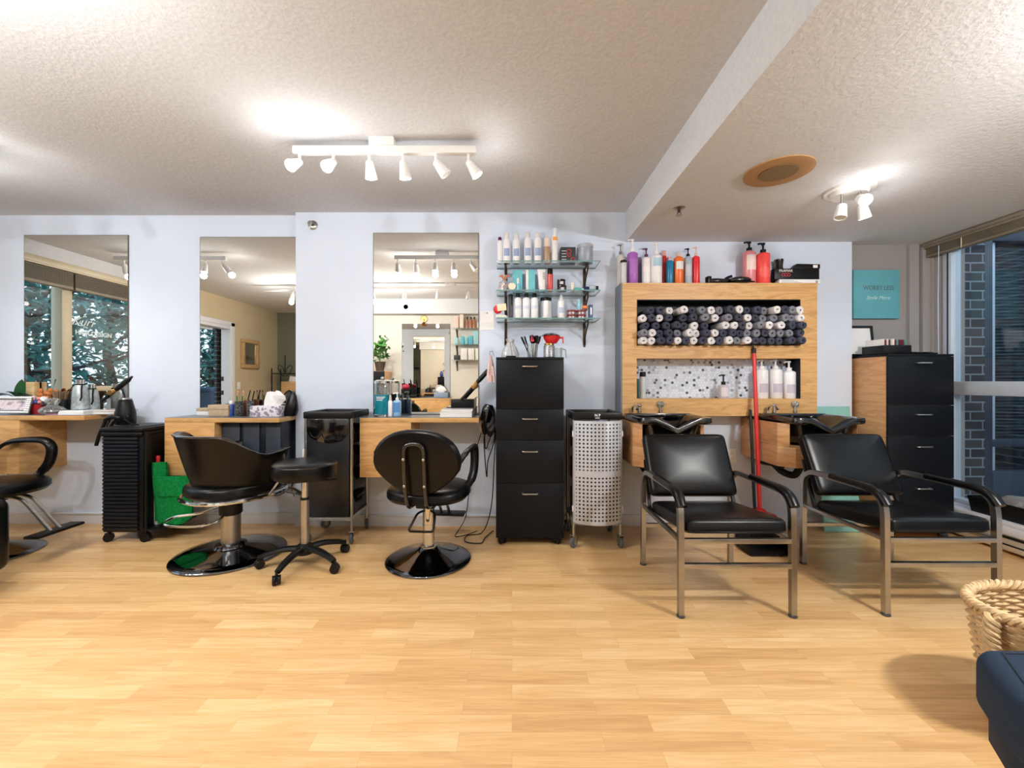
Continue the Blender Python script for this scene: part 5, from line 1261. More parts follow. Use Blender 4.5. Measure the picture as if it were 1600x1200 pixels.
g = G(); g.lathe([(.05, 0), (.075, .014), (.078, .03), (.062, .05), (.035, .062), (.028, .075), (.042, .088), (.044, .105), (.03, .118), (.01, .122)], seg=16); obj('jar', g, 'clear', t)
g = G(); g.lathe([(.03, .005), (.05, .02), (.045, .028), (.02, .03)], seg=14); g.cyl((0, 0, 0), .006, .03, .10, 8); obj('inner_stem', g, 'chrome', t)
g = G(); g.cyl((0, 0, 0), .026, -.004, .004, 24, .002, T=Matrix.Translation((-.048, -.01, .112)) @ Matrix.Rotation(.9, 4, 'Y')); obj('stopper', g, 'whitepl', t)
t = thing('bristle_brush_pot', 'dark pot of bristle brushes beside the two metal bottles', 'pot', (PX(99, 3.27), 3.27, z))
g = G(); g.lathe([(.05, 0), (.056, .004), (.058, .11), (.052, .11), (.048, .01)], seg=24); obj('pot', g, 'blknavy', t)
g = G()
for k in range(150):
    a = rr.uniform(0, 6.28); q = math.sqrt(rr.random()); g.tube([(.045 * q * math.cos(a), .04 * q * math.sin(a), .09), (.085 * q * math.cos(a) , .05 * q * math.sin(a), .175 - .02 * rr.random())], .0016, 4)
obj('bristles', g, plain((128, 104, 80), .8), t)
g = G(); g.ell((.012, -.06, .085), (.016, .008, .022), 12, 8); obj('badge', g, plain((196, 190, 186), .4), t)
for k, (px, dd) in enumerate(((125.5, 3.20), (143, 3.29))):
    t = thing('steel_bottle', ['brushed steel vacuum bottle with black strap, left and nearer one', 'brushed steel vacuum bottle with black strap, right and farther one'][k], 'bottle', (PX(px, dd), dd, z + .0345 if k == 0 else z), group='brushed steel bottles')
    s = 1.0
    g = G(); g.lathe([(.046, 0), (.051, .004), (.047, .12), (.040, .17), (.028, .19), (.024, .194)], seg=28); obj('body', g, mat('marbled_steel', (176, 186, 190), .4, .5, var=.18, vs=40), t)
    g = G(); g.lathe([(.026, .192), (.026, .228), (.022, .232)], seg=24); obj('cap', g, 'chrome', t)
    g = G(); g.tube([(.026 * math.cos(a), .026 * math.sin(a), .194) for a in [2 * PI * i / 20 for i in range(20)]], .005, 6, closed=True)
    g.tube(smooth_path([(-.024, -.01, .194), (-.045, -.025, .165), (-.055, -.03, .10), (-.058, -.025, .05)], 4), .006, 6, flat=.6); g.tube(smooth_path([(.024, -.01, .194), (.04, -.03, .15), (.046, -.035, .10), (.04, -.04, .07)], 4), .006, 6, flat=.6); obj('strap', g, 'blkplastic', t)
def magazines(label, x, y, zb, n, w, dp, cols, rz=0, group=None):
    for k in range(n):
        g = G(); h = .0078; a = rr.uniform(-.03, .03)
        out = [(-w, 0), (w, 0), (w, dp), (-w, dp)]
        g.bx(-w, w, 0, dp, 0, h - .0004, .0012); g.bx(-w, w, .0005, dp, h - .0008, h, .0002, mi=1)
        c = cols[k % len(cols)]
        solo('magazine', g, ['paper', plain(c, .35)], '%s, %s from the bottom' % (label, ORD[k]), 'magazine', (x + rr.uniform(-.004, .004), y + rr.uniform(-.002, .006), zb + k * .0081), rz + a, group=group)
g = G(); g.bx(-.085, .0, 0, .1, 0, .003); solo('pink_sheet', g, plain((214, 150, 160), .6), 'pink sheet of paper under the crystal jar', 'paper', (PX(88, 3.085), 3.085, z))
magazines('white magazine in the left station stack', PX(111, 3.10), 3.10, z, 4, .095, .17, [(222, 224, 228), (200, 206, 214), (230, 230, 232), (214, 218, 224)], 0, 'magazines on the left station')
magazines('dark edged magazine beside the white stack', PX(161, 3.17), 3.165, z, 4, .095, .19, [(120, 128, 116), (96, 100, 96), (140, 132, 120), (196, 172, 160)], -.02, 'dark magazines on the left station')
def curling_iron(label, p0, p1, goldpos=.3, gr=.016):
    p0, p1 = Vector(p0), Vector(p1); dv = p1 - p0; L = dv.length; T = Matrix.Translation(p0) @ dv.to_track_quat('Z', 'Y').to_matrix().to_4x4()
    t = thing('curling_iron', label, 'curling iron', tuple(p0)); T = Matrix.Translation(-p0) @ T
    g = G(); g.lathe([(.006, 0), (.012, .004), (.012, L * goldpos)], seg=16, T=T); obj('barrel', g, 'blkplastic', t)
    g = G(); g.lathe([(gr, L * goldpos), (gr, L * (goldpos + .14)), (gr * .9, L * (goldpos + .15))], seg=18, T=T); g.bx(-.03, -.012, -.014, .014, L * (goldpos - .02), L * (goldpos + .14), .005, T=T); obj('gold_band', g, 'gold', t)
    g = G(); g.lathe([(.014, L * (goldpos + .15)), (.019, L * (goldpos + .25)), (.018, L * .86), (.011, L * .93), (.006, L)], seg=16, T=T); obj('handle', g, 'blkplastic', t)
    return t
curling_iron('black curling iron with gold band at the left station', (PX(159, 3.12), 3.12, PZ(627, 3.12)), (PX(207, 3.16), 3.16, PZ(588, 3.16)))
t = thing('tool_holder', 'black appliance holder with a dryer at the right end of the left station', 'tool holder', (PX(194, 3.20), 3.21, .832))
g = G(); g.lathe([(.06, 0), (.066, .01), (.064, .09), (.05, .155), (.042, .19), (.036, .195)], seg=24); obj('holder', g, 'blkplastic', t)
g = G(); g.lathe([(.038, .188), (.041, .196), (.038, .204)], seg=24); g.tube([(-.05, -.05, .06), (.055, -.04, .065)], .003, 6); obj('rim', g, 'steel', t)
g = G(); g.tube([(-.13, .0, .06), (-.13, 0, .2)], .008, 4); g.tube([(-.13, 0, .062), (-.05, 0, .062)], .006, 4); obj('bracket', g, 'steel', t)
t = thing('hair_dryer', 'black flat iron hanging below the holder at the left station', 'hair dryer', (PX(176, 3.12), 3.12, .80))
g = G(); g.tube(smooth_path([(.06, 0, .085), (0, 0, .095), (-.05, 0, .075), (-.06, 0, .05), (-.1, 0, -.04), (-.125, 0, -.12)], 5), [.016] * 12 + [.012] * 14, 10); obj('arms', g, 'blkplastic', t)
g = G(); g.tube(smooth_path([(.05, .01, .08), (.0, .012, .06), (-.04, .015, .0), (-.075, .015, -.06)], 5), .010, 8); obj('lower_arm', g, 'blkplastic', t)
g = G(); g.tube(smooth_path([(PX(200, 3.2), 3.16, .88), (PX(214, 3.2), 3.14, .85), (PX(216, 3.1), 3.1, .838)], 5), .0045, 6)
g.tube(smooth_path([(PX(172, 3.12), 3.13, .89), (PX(160, 3.1), 3.12, .78), (PX(157, 3.1), 3.14, .60), (PX(156, 3.2), 3.24, .35), (PX(154, 3.3), 3.34, .01)], 6), .005, 6)
solo('power_cable', g, 'blkplastic', 'black power cord hanging from the left station to the floor', 'cable')
g = G(); g.prism([(-.03, 0), (.03, 0), (.03, .12), (.0, .12)], 'y', -.006, .006)
solo('white_board', g, 'paper', 'small white board leaning on the wall behind the ribbed trolley', 'board', (PX(153, 3.3), 3.36, .0005), rot=(math.radians(-5), 0, 0))
# green towel and bottle on the trolley side
t = thing('green_towel', 'folded green towel hanging on the side of the ribbed trolley', 'towel', (-2.52, 3.045, 0))
def drape(pl, y0, amp, seed):
    r2 = random.Random(seed); out = []
    for (xa, xb, zz) in pl:
        n = 12; a, b2 = [], []
        for i in range(n + 1):
            f = i / n; x = xa + (xb - xa) * f; yy = y0 + amp * math.sin(f * 5 + zz * 7) + amp * .4 * math.sin(f * 13 + zz * 3); a.append((x, yy - .009, zz)); b2.append((x, yy + .009, zz))
        out.append(a + b2[::-1])
    return out
g = G(); g.loft(drape([(-.135, -.045, .566), (-.140, -.043, .52), (-.138, -.04, .40), (-.13, -.04, .25), (-.125, -.04, .13)], .012, .009, 1))
g.loft(drape([(-.115, .145, .468), (-.118, .155, .44), (-.115, .16, .37), (-.11, .165, .33), (-.112, .165, .325)], -.012, .012, 2)); g.loft(drape([(-.10, .155, .335), (-.10, .16, .25), (-.09, .165, .17), (-.095, .10, .118)], -.002, .010, 3)); obj('cloth', g, 'green', t)
bottle('white bottle with red cap behind the green towel', 242, 252, 722, 712, 3.10, .0975, 'whitepl', 'red', 'cap', neck=.5)

# ---- middle station things ----------------------------------------------------------
z = .8925
t = thing('keepsake_box', 'kraft lidded box at the front of the middle station', 'box', (PX(341, 3.24), 3.24, z), .0)
g = G(); g.bx(-.078, .078, -.0, .1, 0, .05, .002); obj('box', g, 'kraft', t)
g = G(); g.bx(-.081, .081, -.003, .103, .05, .088, .003); obj('lid', g, 'kraft', t)
t = thing('keepsake_box', 'flatter pale box behind the kraft lidded box', 'box', (PX(317, 3.29), 3.29, z))
g = G(); g.bx(-.05, .05, 0, .08, 0, .035, .002); obj('box', g, 'whitepl', t)
g = G(); g.bx(-.052, .052, -.002, .082, .035, .06, .002); obj('lid', g, 'kraft', t)
bottle('blue spray can beside the kraft box', 357.5, 366, 631, 626, 3.28, z, (52, 92, 184), 'whitepl', 'aerosol')
def comb_cup(label, px, d, r, h, mm):
    t = thing('comb_cup', label, 'cup', (PX(px, d), d, z)); g = G(); g.lathe([(r * .95, 0), (r, .003), (r, h), (r * .88, h), (r * .86, .006)], seg=24); cu = obj('cup', g, mm, t)
    return t
def cupmat():
    q = NT('lettered_cup'); v = q.coord('Object', (1, 1, 1)); s = q.n('SeparateXYZ'); q.l(v, s.inputs[0]); n = q.noise(q.coord('Object', (160, 160, 70)), 1, 1)
    st = q.math('LESS_THAN', q.math('FRACT', q.math('DIVIDE', s.outputs[2], .013)), .38); k = q.math('MULTIPLY', st, q.math('GREATER_THAN', n, .5)); q.principled(q.mix(k, lin((40, 44, 46)), lin((150, 156, 150))), .45); return q.m
comb_cup('dark grey cup of green clips beside the blue can', 373.5, 3.25, .0315, .115, cupmat())
comb_cup('copper cup between the dark cups', 384.5, 3.33, .026, .122, 'copper')
comb_cup('dark cup of combs next to the tissue box', 391.5, 3.25, .026, .12, cupmat())
def comb(label, x, y, zz, tx, L, m='blkplastic', w=.004):
    a = Vector((tx, -.02, 1)).normalized(); g = G(); T = a.to_track_quat('Z', 'Y').to_matrix().to_4x4(); g.tube([(0, 0, 0), (0, 0, L)], w, 8, T=T); g.bx(-.012, .006, -.0025, .0025, .0, L * .35, .001, T=T)
    solo('tail_comb', g, m, label, 'comb', (x, y, zz))
comb('black tail comb leaning right out of the copper cup', PX(382, 3.33), 3.33, z + .008, .26, .20)
comb('black tail comb leaning right out of the dark comb cup', PX(389, 3.25), 3.25, z + .008, .24, .195)
for k, px in enumerate((371, 377)):
    g = G(); g.tube([(0, 0, .0), (-.004 + k * .014, 0, .152 - k * .0)], .0055, 6); solo('hair_clip', g, plain((44, 120, 84), .4), ['green hair clip at the left of the dark cup', 'green hair clip at the right of the dark cup'][k], 'clip', (PX(px, 3.25), 3.25, z + .0065), group='green hair clips')
for k, (px, tx) in enumerate(((372, -.05), (380, .0))):
    g = G(); g.tube([(0, 0, 0), (tx * .1, 0, .18)], .003, 6); g.ell((tx * .1, 0, .185), (.006, .004, .009), 8, 6); solo('pick', g, plain((222, 168, 140), .5), ['pale orange pick behind the left green clip', 'pale orange pick behind the right green clip'][k], 'comb', (PX(px, 3.262), 3.266, z + .0065), group='pale orange picks')
t = thing('tissue_box', 'white and lilac damask tissue box on the middle station', 'tissue box', (PX(413, 3.19), 3.19, z), 0)
g = G(); g.bx(-.113, .113, 0, .115, 0, .082, .002); obj('carton', g, 'damask', t)
g = G(); 
def sheet(g, pl, y0):
    n = len(pl); vs = []; 
    g.loft([[(x0, y0 - .006 + dy, zz), (x0 * .5 + x1 * .5, y0 - .02 + dy, zz + .004), (x1, y0 - .004 + dy, zz), (x1, y0 + dy, zz), (x0 * .5 + x1 * .5, y0 - .012 + dy, zz + .004), (x0, y0 + dy, zz)] for x0, x1, zz, dy in pl])
sheet(g, [(-.03, .06, .079, 0), (-.028, .075, .12, .0), (-.015, .05, .19, .015)], .05); sheet(g, [(.03, .09, .079, 0), (.04, .14, .13, -.01), (.045, .135, .16, -.015), (.055, .085, .198, 0)], .06); obj('tissues', g, 'paper', t, sharp=12)
t = thing('black_bag', 'black pouch standing at the right end of the middle station', 'bag', (PX(455, 3.29), 3.29, z))
g = G(); g.loft([[(c + a * math.copysign(abs(math.cos(q)) ** .8, math.cos(q)), b2 * math.sin(q), zz) for q in [2 * PI * i / 24 for i in range(24)]] for a, b2, zz, c in ((.045, .04, 0, -.005), (.052, .045, .04, 0), (.044, .035, .10, .006), (.03, .02, .155, .012), (.012, .01, .185, .018))]); obj('pouch', g, 'blk', t)
g = G(); g.tube(smooth_path([(-.02, -.03, .10), (-.045, -.03, .15), (-.01, -.02, .20), (.015, -.01, .175)], 5), .006, 8); obj('strap', g, 'blkplastic', t)

# ---- third station things --------------------------------------------------------------
z = .8985
t = thing('disinfectant_jar', 'tall glass jar of blue liquid at the left of the third station', 'jar', (PX(598, 3.20), 3.20, z)); r = .062; hj = PZ(598, 3.2) - z
g = G(); g.lathe([(r * .95, .012), (r, .018), (r, hj * .98), (r * .97, hj)], seg=32); obj('glass', g, 'clear', t)
g = G(); g.lathe([(r * .97, .0135), (r * 1.004, .019), (r * 1.004, hj * .64), (r * .9, hj * .64)], seg=32); obj('blue_liquid', g, mat('blue_liquid', (20, 128, 150), .1, 0, .5, var=.05), t)
g = G(); g.lathe([(r * 1.06, 0), (r * 1.06, .010), (r * .96, .016)], seg=32); obj('base', g, 'chrome', t)
g = G(); g.lathe([(r * 1.04, hj - .004), (r * 1.04, hj + .012), (r * .7, hj + .022)], seg=32); g.ell((0, 0, hj + .034), (.016, .016, .014), 14, 8); obj('lid', g, 'chrome', t)
g = G()
for k, zz in enumerate((.56, .52, .47)):
    for i in range(7 - k):
        a = -PI / 2 - .5 + i * .16; c, s = math.cos(a) * (r + .001), math.sin(a) * (r + .001); a2 = a + .11; c2, s2 = math.cos(a2) * (r + .001), math.sin(a2) * (r + .001); g._new([(c, s, hj * zz), (c2, s2, hj * zz), (c2, s2, hj * (zz + .025)), (c, s, hj * (zz + .025))], [(0, 1, 2, 3)])
obj('white_print', g, 'paper', t)
bottle('small white spray bottle with brown collar beside the blue jar', 606.5, 613.5, 626, 617, 3.16, z, 'whitepl', (206, 196, 184), 'spray', neck=.6)
t = bottle('clear pump bottle of blue gel on the third station', 614.5, 627, 625, 613, 3.17, z, (150, 190, 224), 'whitepl', 'pump', lab=(.25, .85, (84, 140, 206)))
magazines('magazine in the stack on the third station', PX(713, 3.08), 3.07, z, 7, .118, .2, [(170, 166, 166), (214, 214, 216), (188, 184, 188), (222, 222, 224)], .02, 'magazines on the third station')
t = thing('tool_caddy', 'black box shaped tool holder behind the magazine stack', 'tool holder', (PX(722, 3.27), 3.29, z))
g = G(); g.bx(-.09, .09, -.012, .03, .05, .125, .004); g.bx(-.085, .085, -.01, .028, 0, .05, .004); obj('box', g, 'blkplastic', t)
g = G(); g.tube(round_path([(.10, -.004, .002), (.10, -.004, .14), (.135, -.004, .14), (.135, -.004, .002)], .01), .004, 6); obj('wire_holder', g, 'steel', t)
curling_iron('long black curling iron with gold band behind the magazines', (PX(719.5, 3.2), 3.2, PZ(626, 3.2)), (PX(768, 3.24), 3.24, PZ(573, 3.24)), .38, .017)
t = thing('hair_dryer', 'black hair dryer hanging on the wall by the tall cabinet', 'hair dryer', (PX(760, 3.24), 3.27, .90))
g = G(); g.lathe([(.03, -.06), (.042, -.05), (.046, .0), (.046, .05), (.036, .08), (.03, .085)], seg=24, T=Matrix.Rotation(.25, 4, 'Y')); obj('barrel', g, 'blkgloss', t)
g = G(); g.tube(smooth_path([(-.01, -.01, -.03), (-.02, -.02, -.09), (-.012, -.02, -.15)], 5), .018, 10); obj('handle', g, 'blkplastic', t)
g = G(); g.tube(smooth_path([(-.02, -.02, -.13), (.02, -.03, -.10), (.055, -.02, -.05), (.06, -.02, .03), (.045, -.02, .07)], 5), .006, 6)
for k in range(4): g.tube([(.03 + .035 * math.cos(a), -.02 - k * .006, -.06 + (.075 + .01 * k) * math.sin(a)) for a in [2 * PI * i / 22 + k for i in range(19)]], .005, 6)
obj('cord_loops', g, 'blkplastic', t)
g = G(); g.bx(-.008, .008, .046, .068, -.01, .03, .002); obj('wall_hook', g, 'steel', t)
def cord(label, pts, r=.0042):
    g = G(); g.tube(smooth_path(pts, 6), r, 6); solo('power_cable', g, 'blkplastic', label, 'cable')
W = WR
cord('black cord from the wall outlet looping down to the floor left of the tall cabinet', [(PX(757, W), W - .02, PZ(672, W)), (PX(759, W), W - .03, PZ(700, W)), (PX(764, W), W - .03, PZ(690, W)), (PX(774, 3.3), 3.28, PZ(668, 3.28)), (PX(772, 3.3), 3.27, PZ(730, 3.27)), (PX(769, 3.25), 3.25, PZ(780, 3.25)), (PX(763, 3.2), 3.2, PZ(812, 3.2)), (PX(752, 3.15), 3.15, .008), (PX(730, 3.1), 3.1, .008), (PX(728, 3.0), 2.98, .008), (PX(752, 3.0), 2.95, .008), (PX(758, 3.05), 3.06, .008), (PX(770, 3.15), 3.2, .008)])
cord('thin black cord hanging from the outlet behind the round backed chair', [(PX(752, W), W - .02, PZ(676, W)), (PX(740, W), W - .02, PZ(720, W)), (PX(733, W), W - .02, PZ(770, W)), (PX(728, W), W - .03, PZ(806, W)), (PX(716, 3.2), 3.2, .008), (PX(712, 3.1), 3.08, .008), (PX(730, 3.1), 3.12, .008), (PX(745, 3.15), 3.2, .008)], .0035)
cord('black cord drooping from the hanging dryer in a long narrow loop', [(PX(760, 3.24) - .012, 3.25, .76), (PX(759, 3.28), 3.25, PZ(678, 3.25)), (PX(757, W), 3.28, PZ(690, 3.28)), (PX(761, W), 3.29, PZ(745, 3.29)), (PX(763, W), 3.29, PZ(720, 3.29)), (PX(772, 3.3), 3.28, PZ(690, 3.28)), (PX(773, 3.3), 3.27, PZ(660, 3.27))])
for k, (dx, dz) in enumerate(((-.005, .021), (.004, -.021))):
    g = G(); g.bx(-.018, .018, -.036, -.0095, -.018, .018, .005); g.tube([(0, -.03, -.016), (0, -.034, -.05)], .004, 6); solo('power_plug', g, 'blkplastic', ['black plug in the upper socket of the third station outlet', 'black plug in the lower socket of the third station outlet'][k], 'plug', (PX(757, W) + dx, W, PZ(669, W) + dz))
cord('black cord hanging down the wall between middle station and black trolley', [(PX(463, WL), WL - .01, PZ(640, WL)), (PX(467, WL), WL - .02, PZ(665, WL)), (PX(462, WL), WL - .02, PZ(690, WL)), (PX(466, WL), WL - .02, PZ(720, WL)), (PX(458, WL), WL - .02, PZ(760, WL)), (PX(462, WL), WL - .02, PZ(775, WL))], .0032)
cord('black cord from the outlet under the middle station', [(PX(455, WL), WL - .015, PZ(676, WL)), (PX(460, WL), WL - .02, PZ(700, WL)), (PX(456, WL), WL - .02, PZ(722, WL)), (PX(462, WL), WL - .02, PZ(750, WL)), (PX(440, WL), WL - .02, PZ(772, WL)), (PX(415, WL), WL - .02, PZ(770, WL)), (PX(402, WL), WL - .02, PZ(760, WL))], .0032)

# ---- the opposite side, seen only in the mirrors ----------------------------------------
B = -.35
t = thing('styling_station', 'oak wall station with tissue box, reflected in the third mirror', 'styling station', (-1.46, B, .459))
g = G(); g.bx(-.41, .44, 0, .33, .40, .438, .001); obj('worktop', g, 'oak', t)
g = G(); g.bx(-.12, .44, 0, .33, 0, .40, .001); obj('pedestal_box', g, 'oak', t)
g = G(); g.bx(-.408, .438, 0, .328, .438, .441); obj('top_sheet', g, 'topgrey', t)
wall_mirror('wall mirror of the opposite station, reflected in the third mirror', -1.87, -1.05, .905, 2.15, B, face=1)
z = .901
t = thing('tissue_box', 'blue grey tissue box on the opposite station in the third mirror', 'tissue box', (-1.18, -.22, z))
g = G(); g.bx(-.11, .11, -.06, .06, 0, .085, .002); obj('carton', g, plain((140, 156, 176), .6), t)
g = G(); g.loft([[(a * math.cos(q), b2 * math.sin(q), zz) for q in [2 * PI * i / 14 for i in range(14)]] for a, b2, zz in ((.05, .02, .084), (.09, .035, .12), (.06, .03, .17), (.02, .01, .19))]); obj('tissues', g, 'paper', t)
t = thing('brush_stand', 'black and dark red brush organiser on the opposite station', 'organiser', (-1.72, -.16, z))
g = G(); g.bx(-.16, .13, -.08, .08, 0, .05, .01); g.bx(-.10, .05, -.06, .06, .05, .15, .01); g.cyl((.09, .02, .0), .035, .05, .17, 16); g.cyl((-.06, .03, 0), .03, .15, .24, 16); obj('holder', g, 'blkplastic', t)
g = G(); g.ell((-.02, .05, .18), (.07, .05, .05), 16, 10); obj('red_brush', g, plain((150, 30, 52), .6), t)
g = G(); g.tube([(.07, .02, .17), (.05, .03, .29)], .012, 8); g.tube([(-.05, .03, .24), (-.06, .03, .31)], .006, 8); obj('handles', g, 'blkplastic', t)
t = thing('drawer_cabinet', 'tall black drawer cabinet carrying a plant, reflected in the third mirror', 'cabinet', (-2.28, -.1, 0))
g = G(); g.bx(-.245, .245, -.23, .17, .04, 1.337, .002); obj('body', g, 'oakv', t)
for k, (za, zb) in enumerate(((.05, .43), (.433, .74), (.743, .96), (.963, 1.335))):
    g = G(); g.bx(-.248, .248, .171, .19, za, zb, .002); dd = obj('drawer', g, 'blkwood', t)
    g = G(); g.tube(round_path([(-.05, .19, zb - .07), (-.05, .212, zb - .07), (.05, .212, zb - .07), (.05, .19, zb - .07)], .01), .005, 8); obj('handle', g, 'steel', dd)
for sx in (-.2, .2):
    for y in (-.19, .13): caster(t, (sx, y), r=.022, stem=.004)
t = thing('potted_plant', 'leafy green plant in a dark pot, reflected in the third mirror', 'plant', (-2.13, 0.0, 1.3375))
g = G(); g.lathe([(.06, 0), (.085, .14), (.09, .15), (.08, .15), (.07, .1)], seg=24); obj('pot', g, plain((70, 56, 50), .6), t)
g = G(); g2 = G(); rr = random.Random(21)
for k in range(16):
    a = rr.uniform(0, 6.28); L = rr.uniform(.08, .24); hz = rr.uniform(.24, .5); tip = (L * math.cos(a) * (1.3 if math.cos(a) < 0 else .7), L * math.sin(a) * .6, hz)
    g.tube(smooth_path([(0, 0, .12), (tip[0] * .3, tip[1] * .3, .2 + hz * .2), tip], 4), .004, 6)
    for q in range(9):
        e = Euler((rr.gauss(0, .6), rr.gauss(0, .6), rr.uniform(0, 6.28))).to_matrix(); c = Vector(tip) + Vector((rr.gauss(0, .04), rr.gauss(0, .04), rr.gauss(0, .035))); s = rr.uniform(.03, .05)
        g2._new([c + e @ Vector(v) for v in ((-s, 0, 0), (-s * .3, -s * .6, .006), (s * .7, -s * .35, 0), (s * 1.2, 0, -.01), (s * .7, s * .35, 0), (-s * .3, s * .6, .006))], [(0, 1, 2, 3, 4, 5)])
obj('stem', g, plain((90, 140, 80), .6), t); obj('leaves', g2, 'plantgreen', t)
t = thing('blue_vase', 'dark blue vase beside the plant pot, reflected in the third mirror', 'vase', (-2.40, .07, 1.3375))
g = G(); g.lathe([(.05, 0), (.06, .02), (.055, .13), (.03, .17), (.035, .19), (.03, .19)], seg=24); obj('vase', g, plain((40, 60, 128), .3), t)
t = thing('brass_wall_ornament', 'round brass ornament on the wall above the opposite mirror', 'ornament', (-1.49, B, 2.23))
g = G(); g.cyl((0, 0, 0), .055, 0, .02, 24, .004, T=Matrix.Translation((0, 0, .0)) @ Matrix.Rotation(-PI / 2, 4, 'X')); g.lathe([(.02, -.12), (.045, -.10), (.03, -.075), (.012, -.06)], c=(0, .03, 0), seg=16); g.tube([(0, .02, 0), (0, .03, -.07)], .008, 6); obj('ornament', g, 'gold', t)
for nm, zz in zip(('top', 'middle', 'bottom'), (2.06, 1.79, 1.53)):
    t = thing('glass_shelf', '%s glass shelf on the opposite wall, reflected in the third mirror' % nm, 'shelf', (-.65, B, zz), group='glass shelves reflected in the mirror')
    g = G(); g.bx(-.36, .36, .002, .2, -.008, 0); obj('glass_board', g, 'shelfglass', t)
    for bx_ in (-.28, .28):
        g = G(); g.bx(bx_ - .01, bx_ + .01, 0, .007, -.18, -.008); g.tube(smooth_path([(bx_, .006, -.17), (bx_, .08, -.08), (bx_, .16, -.02)], 4), .006, 6); obj('bracket', g, 'bronze', t)
def rbox(label, x, zb, w, h, col, dp=.06):
    t = thing('product_carton', label, 'box', (x, B + .1, zb)); g = G(); g.bx(-w / 2, w / 2, -dp / 2, dp / 2, 0, h, .001); obj('carton', g, plain(col, .5), t)
def rbot(label, x, zb, r, h, col, cap=(30, 30, 30)):
    t = thing('product_bottle', label, 'bottle', (x, B + .1, zb)); g = G(); g.lathe([(r, 0), (r, h * .72), (r * .5, h * .8)], seg=16); obj('body', g, plain(col, .35), t); g = G(); g.lathe([(r * .6, h * .78), (r * .6, h), (r * .5, h)], seg=14); obj('cap', g, plain(cap, .4), t)
rbox('pale pink carton on the mirrored top shelf', -.93, 2.061, .07, .20, (226, 196, 184)); rbox('taller cream carton on the mirrored top shelf', -.84, 2.061, .06, .24, (226, 210, 196))
for k in range(3): rbot('amber bottle with black cap, %s of three on the mirrored top shelf' % ORD[k], -.75 + k * .06, 2.061, .024, .19, (176, 116, 84))
rbox('small white carton on the mirrored top shelf', -.55, 2.061, .06, .10, (228, 224, 216))
for k, (x, w, h, c) in enumerate(((-.93, .05, .11, (150, 204, 214)), (-.83, .06, .13, (96, 180, 198)), (-.76, .05, .12, (120, 196, 210)), (-.69, .07, .14, (90, 176, 196)), (-.58, .12, .22, (150, 206, 214)))): rbox('teal carton, %s on the mirrored middle shelf' % ORD[k], x, 1.791, w, h, c)
for k, x in enumerate((-.92, -.8, -.68, -.56)): rbox('white carton, %s on the mirrored bottom shelf' % ORD[k], x, 1.531, .1, .19 if k else .08, (230, 228, 224) if k else (40, 40, 46))
# left wall: framed mirror, switch, iron stand
t = thing('framed_mirror', 'small gold framed mirror on the tan wall, in the middle mirror', 'mirror', (XL, -.52, 1.40))
g = G()
for a in ((-.24, .24, 0, .07), (-.24, .24, .44, .51), (-.24, -.17, .07, .44), (.17, .24, .07, .44)): g.bx(0, .05, a[0], a[1], a[2], a[3], .012)
obj('frame', g, mat('gilt_frame', (196, 164, 116), .45, .2), t)
g = G(); g._new([(.02, -.17, .07), (.02, .17, .07), (.02, .17, .44), (.02, -.17, .44)], [(0, 1, 2, 3)]); obj('glass', g, 'mirror', t)
t = thing('light_switch', 'white light switch on the tan wall in the middle mirror', 'switch', (XL, -.24, 1.10))
g = G(); g.bx(0, .006, -.038, .038, -.06, .06, .002); obj('plate', g, 'whitepl', t)
g = G(); g.bx(.006, .010, -.016, .016, -.03, .03, .002); obj('rocker', g, 'white', t)
t = thing('iron_plant_stand', 'black wrought iron stand with scrolls, in the middle mirror', 'stand', (-4.25, -1.1, 0))
g = G()
for x, y in ((-.25, -.15), (.25, -.15), (-.25, .15), (.25, .15)): g.tube([(x, y, 0), (x, y, 1.42)], .011, 8)
for zz in (.4, .8, 1.32):
    g.tube([(-.25, -.15, zz), (.25, -.15, zz), (.25, .15, zz), (-.25, .15, zz)], .008, 6, closed=True)
    for k in range(5): g.tube([(-.2 + .1 * k, -.15, zz), (-.2 + .1 * k, .15, zz)], .005, 6)
g.tube([(0, .15, 1.32), (0, .15, 1.66)], .010, 8)
for s in (-1, 1): g.tube([(s * (.02 + .09 * (1 - i / 30) * (1 - math.cos(i * .25))), .15, 1.34 + .16 * math.sin(i * .2) * (1 - i / 40)) for i in range(28)], .007, 6)
obj('frame', g, 'blkplastic', t)
t = thing('paper_bag', 'brown paper bag on the iron stand in the middle mirror', 'bag', (-4.2, -1.06, .81))
g = G(); g.bx(-.14, .14, -.09, .09, 0, .36, .004); obj('bag', g, plain((196, 160, 112), .8), t)
g = G(); g.bx(-.1, .06, -.03, .03, .34, .46, .01, T=Matrix.Rotation(.2, 4, 'Y')); obj('wrapping', g, 'paper', t)
t = thing('trailing_plant', 'green trailing plant in a white pot on a dark wall shelf', 'plant', (-3.75, -1.27, 1.705))
g = G(); g.lathe([(.05, 0), (.075, .13), (.07, .13), (.05, .02)], seg=20); obj('pot', g, 'whitepl', t)
g = G()
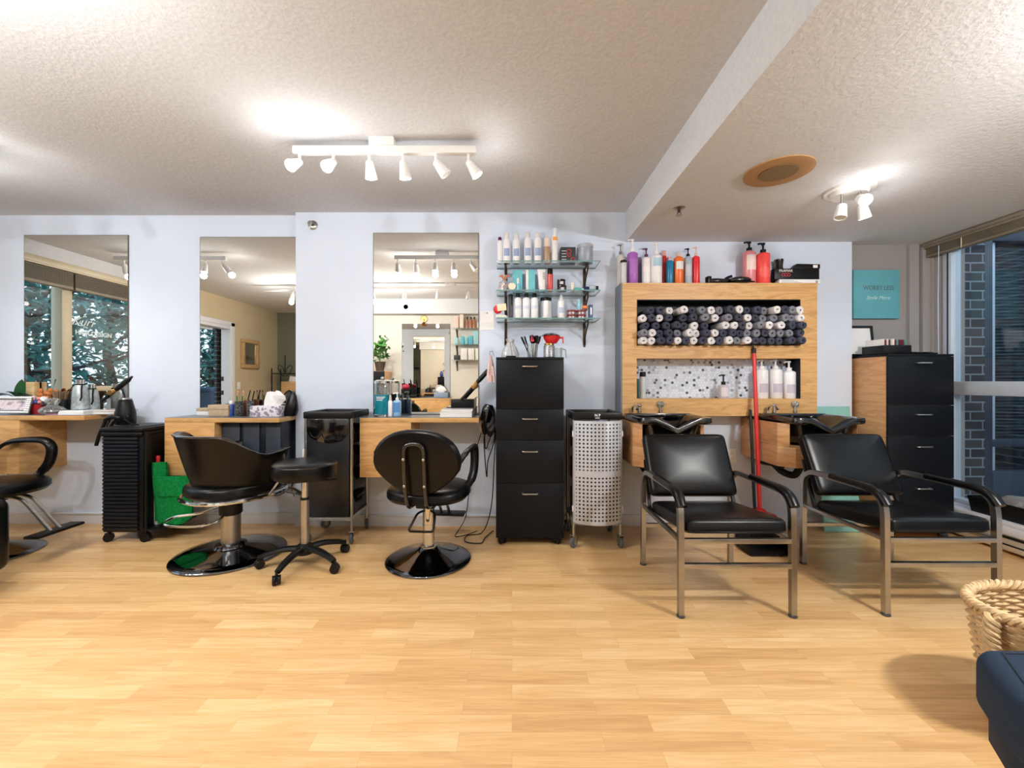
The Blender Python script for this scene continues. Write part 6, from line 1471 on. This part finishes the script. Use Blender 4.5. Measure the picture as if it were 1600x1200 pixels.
for k in range(70):
    e = Euler((rr.gauss(0, .7), rr.gauss(0, .7), rr.uniform(0, 6.28))).to_matrix(); c = Vector((rr.gauss(-.02, .07), rr.gauss(.03, .03), .17 + rr.gauss(0, .07))); s = rr.uniform(.025, .045)
    g._new([c + e @ Vector(v) for v in ((-s, 0, 0), (0, -s * .5, .004), (s, 0, -.01), (0, s * .5, .004))], [(0, 1, 2, 3)])
obj('leaves', g, 'plantgreen', t)
t = thing('wall_shelf', 'short dark wall shelf on the sage wall in the middle mirror', 'shelf', (-3.72, -1.4, 1.66))
g = G(); g.bx(-.25, .25, 0, .24, 0, .045, .003); obj('board', g, 'blkwood', t)

# ============================ LIGHT, SKY, CAMERA =========================================
w = bpy.data.worlds.new('overcast_sky'); SC.world = w; w.use_nodes = True
bg = w.node_tree.nodes['Background']; bg.inputs[0].default_value = (.72, .86, 1.0, 1); bg.inputs[1].default_value = 1.9
def portal(loc, rot, sx, sy):
    li = bpy.data.lights.new('sky_portal', 'AREA'); li.shape = 'RECTANGLE'; li.size = sx; li.size_y = sy; li.cycles.is_portal = True
    o = bpy.data.objects.new('sky_portal', li); COL.objects.link(o); o.location = loc; o.rotation_euler = rot
portal((XL - .22, 2.1, 1.43), (0, -PI / 2, 0), 1.9, 2.3)
portal((XL - .22, .55, 1.05), (0, -PI / 2, 0), 2.0, .8)
portal((3.64, 1.6, 1.25), (0, PI / 2, 0), 2.1, 3.4)
cam = bpy.data.cameras.new('camera'); co = bpy.data.objects.new('camera', cam); COL.objects.link(co)
cam.sensor_width = 36.0; cam.sensor_fit = 'HORIZONTAL'; cam.lens = F / 1600 * 36; cam.shift_y = -3 / 1600; cam.clip_start = .02; cam.clip_end = 100
co.location = (0, 0, H); co.rotation_euler = (PI / 2, 0, 0); SC.camera = co
SC.view_settings.view_transform = 'Standard'; SC.view_settings.look = 'None'; SC.view_settings.gamma = 1.0; SC.view_settings.use_curve_mapping = False
SC.view_settings.exposure = 0.3
SC.cycles.use_denoising = True; SC.cycles.max_bounces = 14; SC.cycles.diffuse_bounces = 8; SC.cycles.glossy_bounces = 8; SC.cycles.transparent_max_bounces = 24
SC.cycles.sample_clamp_indirect = 8.0; SC.cycles.caustics_reflective = False; SC.cycles.caustics_refractive = False
